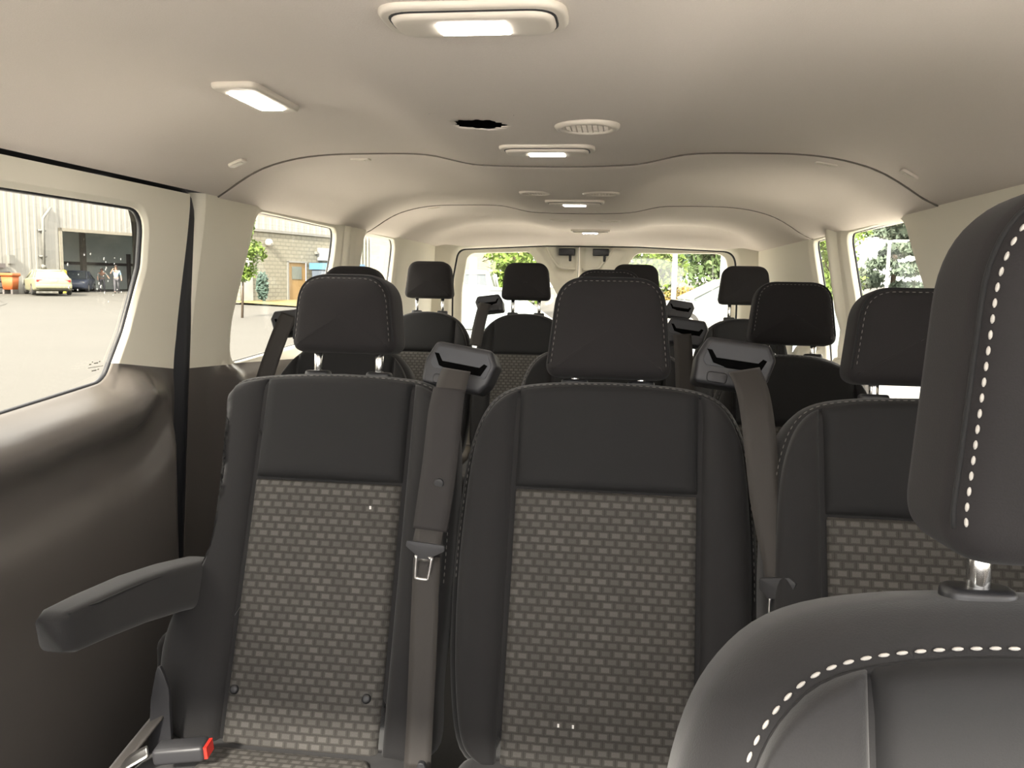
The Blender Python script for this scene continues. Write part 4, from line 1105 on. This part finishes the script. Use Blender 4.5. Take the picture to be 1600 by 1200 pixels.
# siding house behind
hs = empty('house', (-4.6, 27.5, 0), 'cream horizontal-sided house seen through the left rear window', 'house')
mb = MB(); z = -.5
pr = []
while z < 3.4: pr += [(z, .0), (z+.16, -.03)]; z += .165
loft(mb, [[(x, y0+d, zz) for zz, d in pr] for x, y0 in ((-3.6, 0), (.75, 0))], (False, False), False); box(mb, (-1.42, 1.6, 1.4), (4.34, 3., 4.0)); mb.build('siding', M['siding2'], hs, smooth=False)
mb = MB(); box(mb, (-.62, -.03, 1.2), (.14, .06, 3.6)); box(mb, (.78, .0, 1.4), (.12, .12, 4.)); mb.build('corner_board', M['lampwhite'], hs, smooth=False)
mb = MB(); loft(mb, [[(-3.8, -.4, 3.4), (-3.8, 1.6, 4.6), (-3.8, 3.4, 3.4)], [(1.0, -.4, 3.4), (1.0, 1.6, 4.6), (1.0, 3.4, 3.4)]]); mb.build('roof', M['pipe'], hs, smooth=False)

# --- cars
def car(loc, rz, paint, label, L=4.7, W=1.78, H=1.45, suv=False, glass='carglass', group=None):
    r = empty('car', loc, label, 'car', group, rz=rz)
    hl = L/2
    # lower body : sections along x (nose +x)
    S = [(-hl, .62, .42, .80), (-hl+.08, .80, .30, .92), (-hl+.5, .87, .24, .98), (-hl*.3, .89, .20, .96), (hl*.35, .89, .20, .94), (hl-.6, .87, .22, .86), (hl-.12, .78, .28, .74), (hl, .60, .38, .66)]
    if suv: S = [(x, w, b, t+.14) for x, w, b, t in S]
    rings = []
    for x, w, b, t in S:
        w *= W/1.78; P_ = rrect(2*w, t-b, min(.16, (t-b)*.4), 4, 0, (t+b)/2); rings.append([(x, p[0], p[1]) for p in P_])
    mb = MB(); loft(mb, rings); mb.build('body', M[paint], r, auto=40)
    t0 = 1.08 if suv else .93
    if suv: C = [(-hl+.10, .76, t0), (-hl+.24, .68, H-.05), (-.2, .66, H), (hl*.12, .64, H-.05), (hl*.42, .74, t0)]
    else: C = [(-hl+.75, .76, t0), (-hl*.42, .60, H-.06), (-.25, .60, H), (.35, .58, H-.04), (hl*.55, .74, t0)]
    # greenhouse glass (solid) and roof
    k = W/1.78
    def gh(mb, sc, z0, zt):
        pts = [(x, w*k*sc, z) for x, w, z in C]
        low = [(pts[0][0], pts[0][1]), (pts[4][0], pts[4][1])]
        lo_x = np.interp([p[0] for p in pts], [pts[0][0], pts[4][0]], [pts[0][0], pts[4][0]])
        rings = [[(p[0], -p[1], p[2]), (p[0], -.80*k, t0-.02), (p[0], .80*k, t0-.02), (p[0], p[1], p[2])] for p in pts]
        loft(mb, rings)
    mb = MB(); gh(mb, 1, 0, 0); mb.build('windows', M[glass], r, smooth=False)
    mb = MB(); P_ = C[1:4]
    loft(mb, [[(x+dx, -w*k*1.02, z-.03), (x+dx, -w*k*.9, z+.02), (x+dx, w*k*.9, z+.02), (x+dx, w*k*1.02, z-.03)] for (x, w, z), dx in zip(P_, (-.05, 0, .05))]); mb.build('roof', M[paint], r)
    mb = MB()
    for s in (-1, 1):
        for (a, b) in ((C[0], C[1]), (C[4], C[3])):
            tube(mb, [(a[0], s*(a[1]*k+.03), a[2]), (b[0], s*b[1]*k*1.02, b[2])], .045, 6)
        tube(mb, [(-.35, s*.80*k, t0), (-.30, s*.63*k, H-.04)], .04, 6)
    mb.build('roof_pillar', M[paint], r)
    for sx in (-1, 1):
        for sy in (-1, 1):
            cx, cy = sx*hl*.58, sy*(W/2-.10); mb = MB()
            loft(mb, [[(cx+q*math.cos(a), cy+yy, .33+q*math.sin(a)) for a in np.linspace(0, 2*PI, 22, endpoint=False)] for q, yy in ((.30, -.1), (.33, -.07), (.33, .07), (.30, .1))])
            w = mb.build('wheel', M['tyre'], r, auto=40)
            mb = MB(); loft(mb, [[(cx+q*math.cos(a), cy+yy, .33+q*math.sin(a)) for a in np.linspace(0, 2*PI, 16, endpoint=False)] for q, yy in ((.20, -.11), (.20, .11))]); mb.build('hub', M['steel'], w, smooth=False)
    zt = .80 if not suv else .95
    for s in (-1, 1):
        rbox('tail_lamp', (-hl+.10, s*.62*k, zt), (.16, .30, .13), .03, M['tail'], r)
        rbox('head_lamp', (hl-.16, s*.60*k, .68), (.16, .28, .12), .03, M['lampwhite'], r)
    rbox('rear_bumper', (-hl+.02, 0, .50), (.16, 1.62*k, .22), .05, M[paint], r)
    rbox('plate', (-hl-.0, 0, zt), (.04, .36, .13), .01, M['lampwhite'], r)
    rbox('bumper_shadow_strip', (-hl+.10, 0, .34), (.1, 1.3*k, .08), .02, M['plastic'], r).name = 'bumper_shade_strip'  # black strip put in as shade under the rear bumper
    return r
def face(dx, dy): return math.atan2(dy, dx)
car((-32.6, 44.4, gz(-32.6, 44.4)+.02), face(-.70, .72), 'cream', 'champagne sedan seen from behind by the white warehouse', L=4.9, W=1.98, H=1.42, glass='pane')
g = np.array(fa(.75, -2.75, 0)); car((g[0], g[1], .0), face(.45, -.9), 'darkcar', 'dark car parked inside the open warehouse bay', glass='darkglass')
car((-3.3, 17.6, gz(-3.3, 17.6)), face(.10, -1), 'white', 'white tall vehicle in the left rear window, farther one', L=4.8, H=1.66, suv=True, glass='darkglass')
car((-2.15, 12.1, gz(-2.15, 12.1)), face(.75, -.66), 'white', 'white car low in the left rear window, nearer one', L=4.4, H=1.46)
car((2.95, 21.0, gz(2.95, 21.0)), face(-1, -.12), 'white', 'white sedan beyond the near pole in the right rear window', L=4.6, H=1.44)
car((2.6, 10.2, gz(2.6, 10.2)), face(-1, -.1), 'white', 'white car low in the right rear window, nearest one', L=4.6, H=1.42)

# --- warehouse yard
ob = empty('bin', at_g(-34.6, 44.0), 'orange plastic bin beside the champagne sedan', 'bin')
mb = MB(); loft(mb, [[(p[0], p[1], z) for p in rrect(w, w*.8, .06, 3)] for w, z in ((.62, .25), (.74, 1.02))]); mb.build('bin_body', M['orange'], ob)
mb = MB(); loft(mb, [[(p[0], p[1], z) for p in rrect(w, w*.84, .06, 3)] for w, z in ((.84, 1.02), (.86, 1.12), (.80, 1.2))]); mb.build('bin_lid', M['orange'], ob)
mb = MB(); 
for s in (-1, 1): box(mb, (s*.26, 0, .13), (.12, .5, .26))
mb.build('bin_foot', M['garagedark'], ob, smooth=False)
ts = at_g(-35.5, 44.5)
for k in range(4):
    mb = MB(); N = 24
    prof = [(.20, 0), (.34, .0), (.42, .05), (.42, .27), (.34, .32), (.20, .32)]
    loft(mb, [[(q*math.cos(a), q*math.sin(a), z) for a in np.linspace(0, 2*PI, N, endpoint=False)] for q, z in prof], (False, False))
    nm = ('bottom', 'second', 'third', 'top')[k]
    tag(mb.build('tyre', M['tyre'], None, auto=40, loc=(ts[0]+.03*(k % 2), ts[1], ts[2]+.325*k)), f'{nm} dark tyre of the stack left of the orange bin', 'tyre', 'stacked tyres')
p_ = fa(-2.55, .45, 0)
bo = empty('bollard', (p_[0], p_[1], gz(p_[0], p_[1])), 'yellow bollard at the left corner of the warehouse bay', 'bollard')
mb = MB(); tube(mb, [(0, 0, -.1), (0, 0, 1.35), (0, 0, 1.42)], [.16, .16, .08], 14); mb.build('post', M['yellow'], bo, auto=40)

# --- people
def person(loc, rz, pose, shirt, trousers, hair, label):
    r = empty('person', loc, label, 'person', rz=rz)
    def skin(name, J, E, m, parent, sub=2):
        me = bpy.data.meshes.new(name); me.from_pydata([j[:3] for j in J], E, [])
        o = link(name, me, m, parent); md = o.modifiers.new('Skin', 'SKIN'); md.use_smooth_shade = True
        for i, j in enumerate(J):
            q = j[3]; me.skin_vertices[0].data[i].radius = q if isinstance(q, tuple) else (q, q)
        me.skin_vertices[0].data[0].use_root = True
        o.modifiers.new('Sub', 'SUBSURF').levels = sub; o.modifiers['Sub'].render_levels = sub
        return o
    J = pose
    # order: pelvis, chest-low, chest, neck, head-low, head-mid, crown, then L arm(3)+hand, R arm, L leg(3), R leg(3)
    E = [(0, 1), (1, 2), (2, 3), (3, 4), (4, 5), (5, 6), (2, 7), (7, 8), (8, 9), (9, 10), (2, 11), (11, 12), (12, 13), (13, 14), (0, 15), (15, 16), (16, 17), (17, 18), (0, 19), (19, 20), (20, 21), (21, 22)]
    RAD = [(.13, .10), (.13, .095), (.155, .10), .055, .075, .085, .055, .058, .043, .034, .034, .058, .043, .034, .034, .088, .062, .042, .045, .088, .062, .042, .045]
    body = skin('body', [tuple(p)+(q,) for p, q in zip(J, RAD)], E, M['skin'], r)
    def grow(idx, rad): return [tuple(J[i])+((RAD[i][0]+rad, RAD[i][1]+rad) if isinstance(RAD[i], tuple) else RAD[i]+rad,) for i in idx]
    idx = [0, 1, 2, 7, 8, 11, 12]; mp = {k: n for n, k in enumerate(idx)}
    skin('shirt', grow(idx, .016), [(mp[a], mp[b]) for a, b in E if a in mp and b in mp], M[shirt], body)
    idx = [0, 15, 16, 17, 19, 20, 21]; mp = {k: n for n, k in enumerate(idx)}
    skin('trousers', grow(idx, .017), [(mp[a], mp[b]) for a, b in E if a in mp and b in mp], M[trousers], body)
    for k in (17, 21):
        c = np.array(J[k]); rbox('shoe', (c[0], c[1]-.07, c[2]-.04), (.10, .28, .09), .03, M['shoe'], body)
    h = np.array(J[6]); mb = MB()
    loft(mb, [[(h[0]+q*.095*math.cos(a), h[1]+.015+q*.105*math.sin(a), h[2]+z) for a in np.linspace(0, 2*PI, 16, endpoint=False)] for q, z in ((1.0, -.06), (1.02, 0), (.85, .045), (.4, .07), (.02, .075))]); mb.build('hair', M[hair], body)
    # face
    f0 = np.array(J[5]); mb = MB(); tube(mb, [f0+np.array((0, -.085, .02)), f0+np.array((0, -.115, -.015)), f0+np.array((0, -.085, -.025))], [.008, .016, .008], 8); mb.build('nose', M['skin'], body)
    for s in (-1, 1):
        mb = MB(); loft(mb, [[tuple(f0+np.array((s*.035+q*.012*math.cos(a), y, .03+q*.008*math.sin(a)))) for a in np.linspace(0, 2*PI, 10, endpoint=False)] for q, y in ((1, -.080), (.4, -.092))]); mb.build('eye', M['hair'], body)
    mb = MB(); tube(mb, [f0+np.array((-.028, -.082, -.055)), f0+np.array((0, -.09, -.058)), f0+np.array((.028, -.082, -.055))], .005, 6); mb.build('mouth', M['tail'], body)
    return r
# facing local -y
walk = [(0, 0, .94), (0, 0, 1.12), (0, .0, 1.36), (0, .0, 1.50), (0, -.02, 1.57), (0, -.03, 1.65), (0, -.02, 1.71),
        (-.20, .0, 1.40), (-.32, -.08, 1.24), (-.20, -.20, 1.50), (-.13, -.16, 1.58),
        (.20, .0, 1.40), (.28, .05, 1.12), (.30, -.04, .88), (.30, -.07, .79),
        (-.09, 0, .88), (-.10, -.10, .50), (-.10, -.10, .09), (-.10, -.24, .04), (.09, 0, .88), (.10, .02, .50), (.10, .16, .10), (.10, .05, .04)]
person((-31.9, 50.0, gz(-31.9, 50.0)), face(.55, -.83)+PI/2, walk, 'shirt', 'trousers', 'hair', 'man in light blue shirt and dark trousers walking, hand raised to his head')
stoop = [(0, .06, .92), (0, .0, 1.08), (0, -.14, 1.28), (0, -.24, 1.40), (0, -.29, 1.45), (0, -.34, 1.50), (0, -.33, 1.56),
         (-.20, -.14, 1.30), (-.27, -.22, 1.06), (-.26, -.36, .88), (-.25, -.40, .82),
         (.20, -.14, 1.30), (.33, -.22, 1.12), (.42, -.36, .98), (.45, -.42, .94),
         (-.09, .06, .87), (-.11, -.0, .48), (-.12, .06, .09), (-.12, -.06, .04), (.09, .06, .87), (.11, -.0, .48), (.12, .08, .09), (.12, -.05, .04)]
g = fa(1.45, -1.2, 0); person((g[0], g[1], .02), face(.55, -.83)+PI/2, stoop, 'greyshirt', 'trousers', 'hair', 'person in grey shirt leaning forward inside the dark warehouse bay')

# ------------------------------------------------------------------ light, camera
w = bpy.data.worlds.new('sky'); scene.world = w; w.use_nodes = True
nt = w.node_tree; nt.nodes.clear()
out = nt.nodes.new('ShaderNodeOutputWorld'); bg = nt.nodes.new('ShaderNodeBackground')
tc = nt.nodes.new('ShaderNodeTexCoord'); sp = nt.nodes.new('ShaderNodeSeparateXYZ'); mr = nt.nodes.new('ShaderNodeMapRange')
mr.inputs[1].default_value = 0; mr.inputs[2].default_value = .6
mx = nt.nodes.new('ShaderNodeMixRGB'); mx.inputs[1].default_value = (1, .965, .92, 1); mx.inputs[2].default_value = (1, .975, .955, 1)
nt.links.new(tc.outputs['Generated'], sp.inputs[0]); nt.links.new(sp.outputs[2], mr.inputs[0]); nt.links.new(mr.outputs[0], mx.inputs[0])
nt.links.new(mx.outputs[0], bg.inputs[0]); bg.inputs[1].default_value = 2.7; nt.links.new(bg.outputs[0], out.inputs[0])
sl = bpy.data.lights.new('sun', 'SUN'); sl.energy = 9; sl.angle = math.radians(7); sl.color = (1, .93, .82)
so = bpy.data.objects.new('sun', sl); COL.objects.link(so); so.rotation_euler = (math.radians(54.0), 0, math.radians(-6))

cd = bpy.data.cameras.new('camera'); cam = bpy.data.objects.new('camera', cd); COL.objects.link(cam)
cd.sensor_fit = 'HORIZONTAL'; cd.sensor_width = 36; cd.lens = 36*1300/1600; cd.clip_start = .02; cd.clip_end = 500
rt = Vector((0.99148103, 0.12894519, 0.01839831)); up = Vector((-0.03358446, 0.11660773, 0.99261006)); fw = Vector((-0.12584691, 0.98477194, -0.11994491))
cam.matrix_world = Matrix(((rt.x, up.x, -fw.x, .16695), (rt.y, up.y, -fw.y, 0), (rt.z, up.z, -fw.z, ZC), (0, 0, 0, 1)))
scene.camera = cam
scene.view_settings.view_transform = 'Standard'; scene.view_settings.look = 'None'
scene.view_settings.exposure = 1.5; scene.view_settings.gamma = 1; scene.view_settings.use_curve_mapping = False
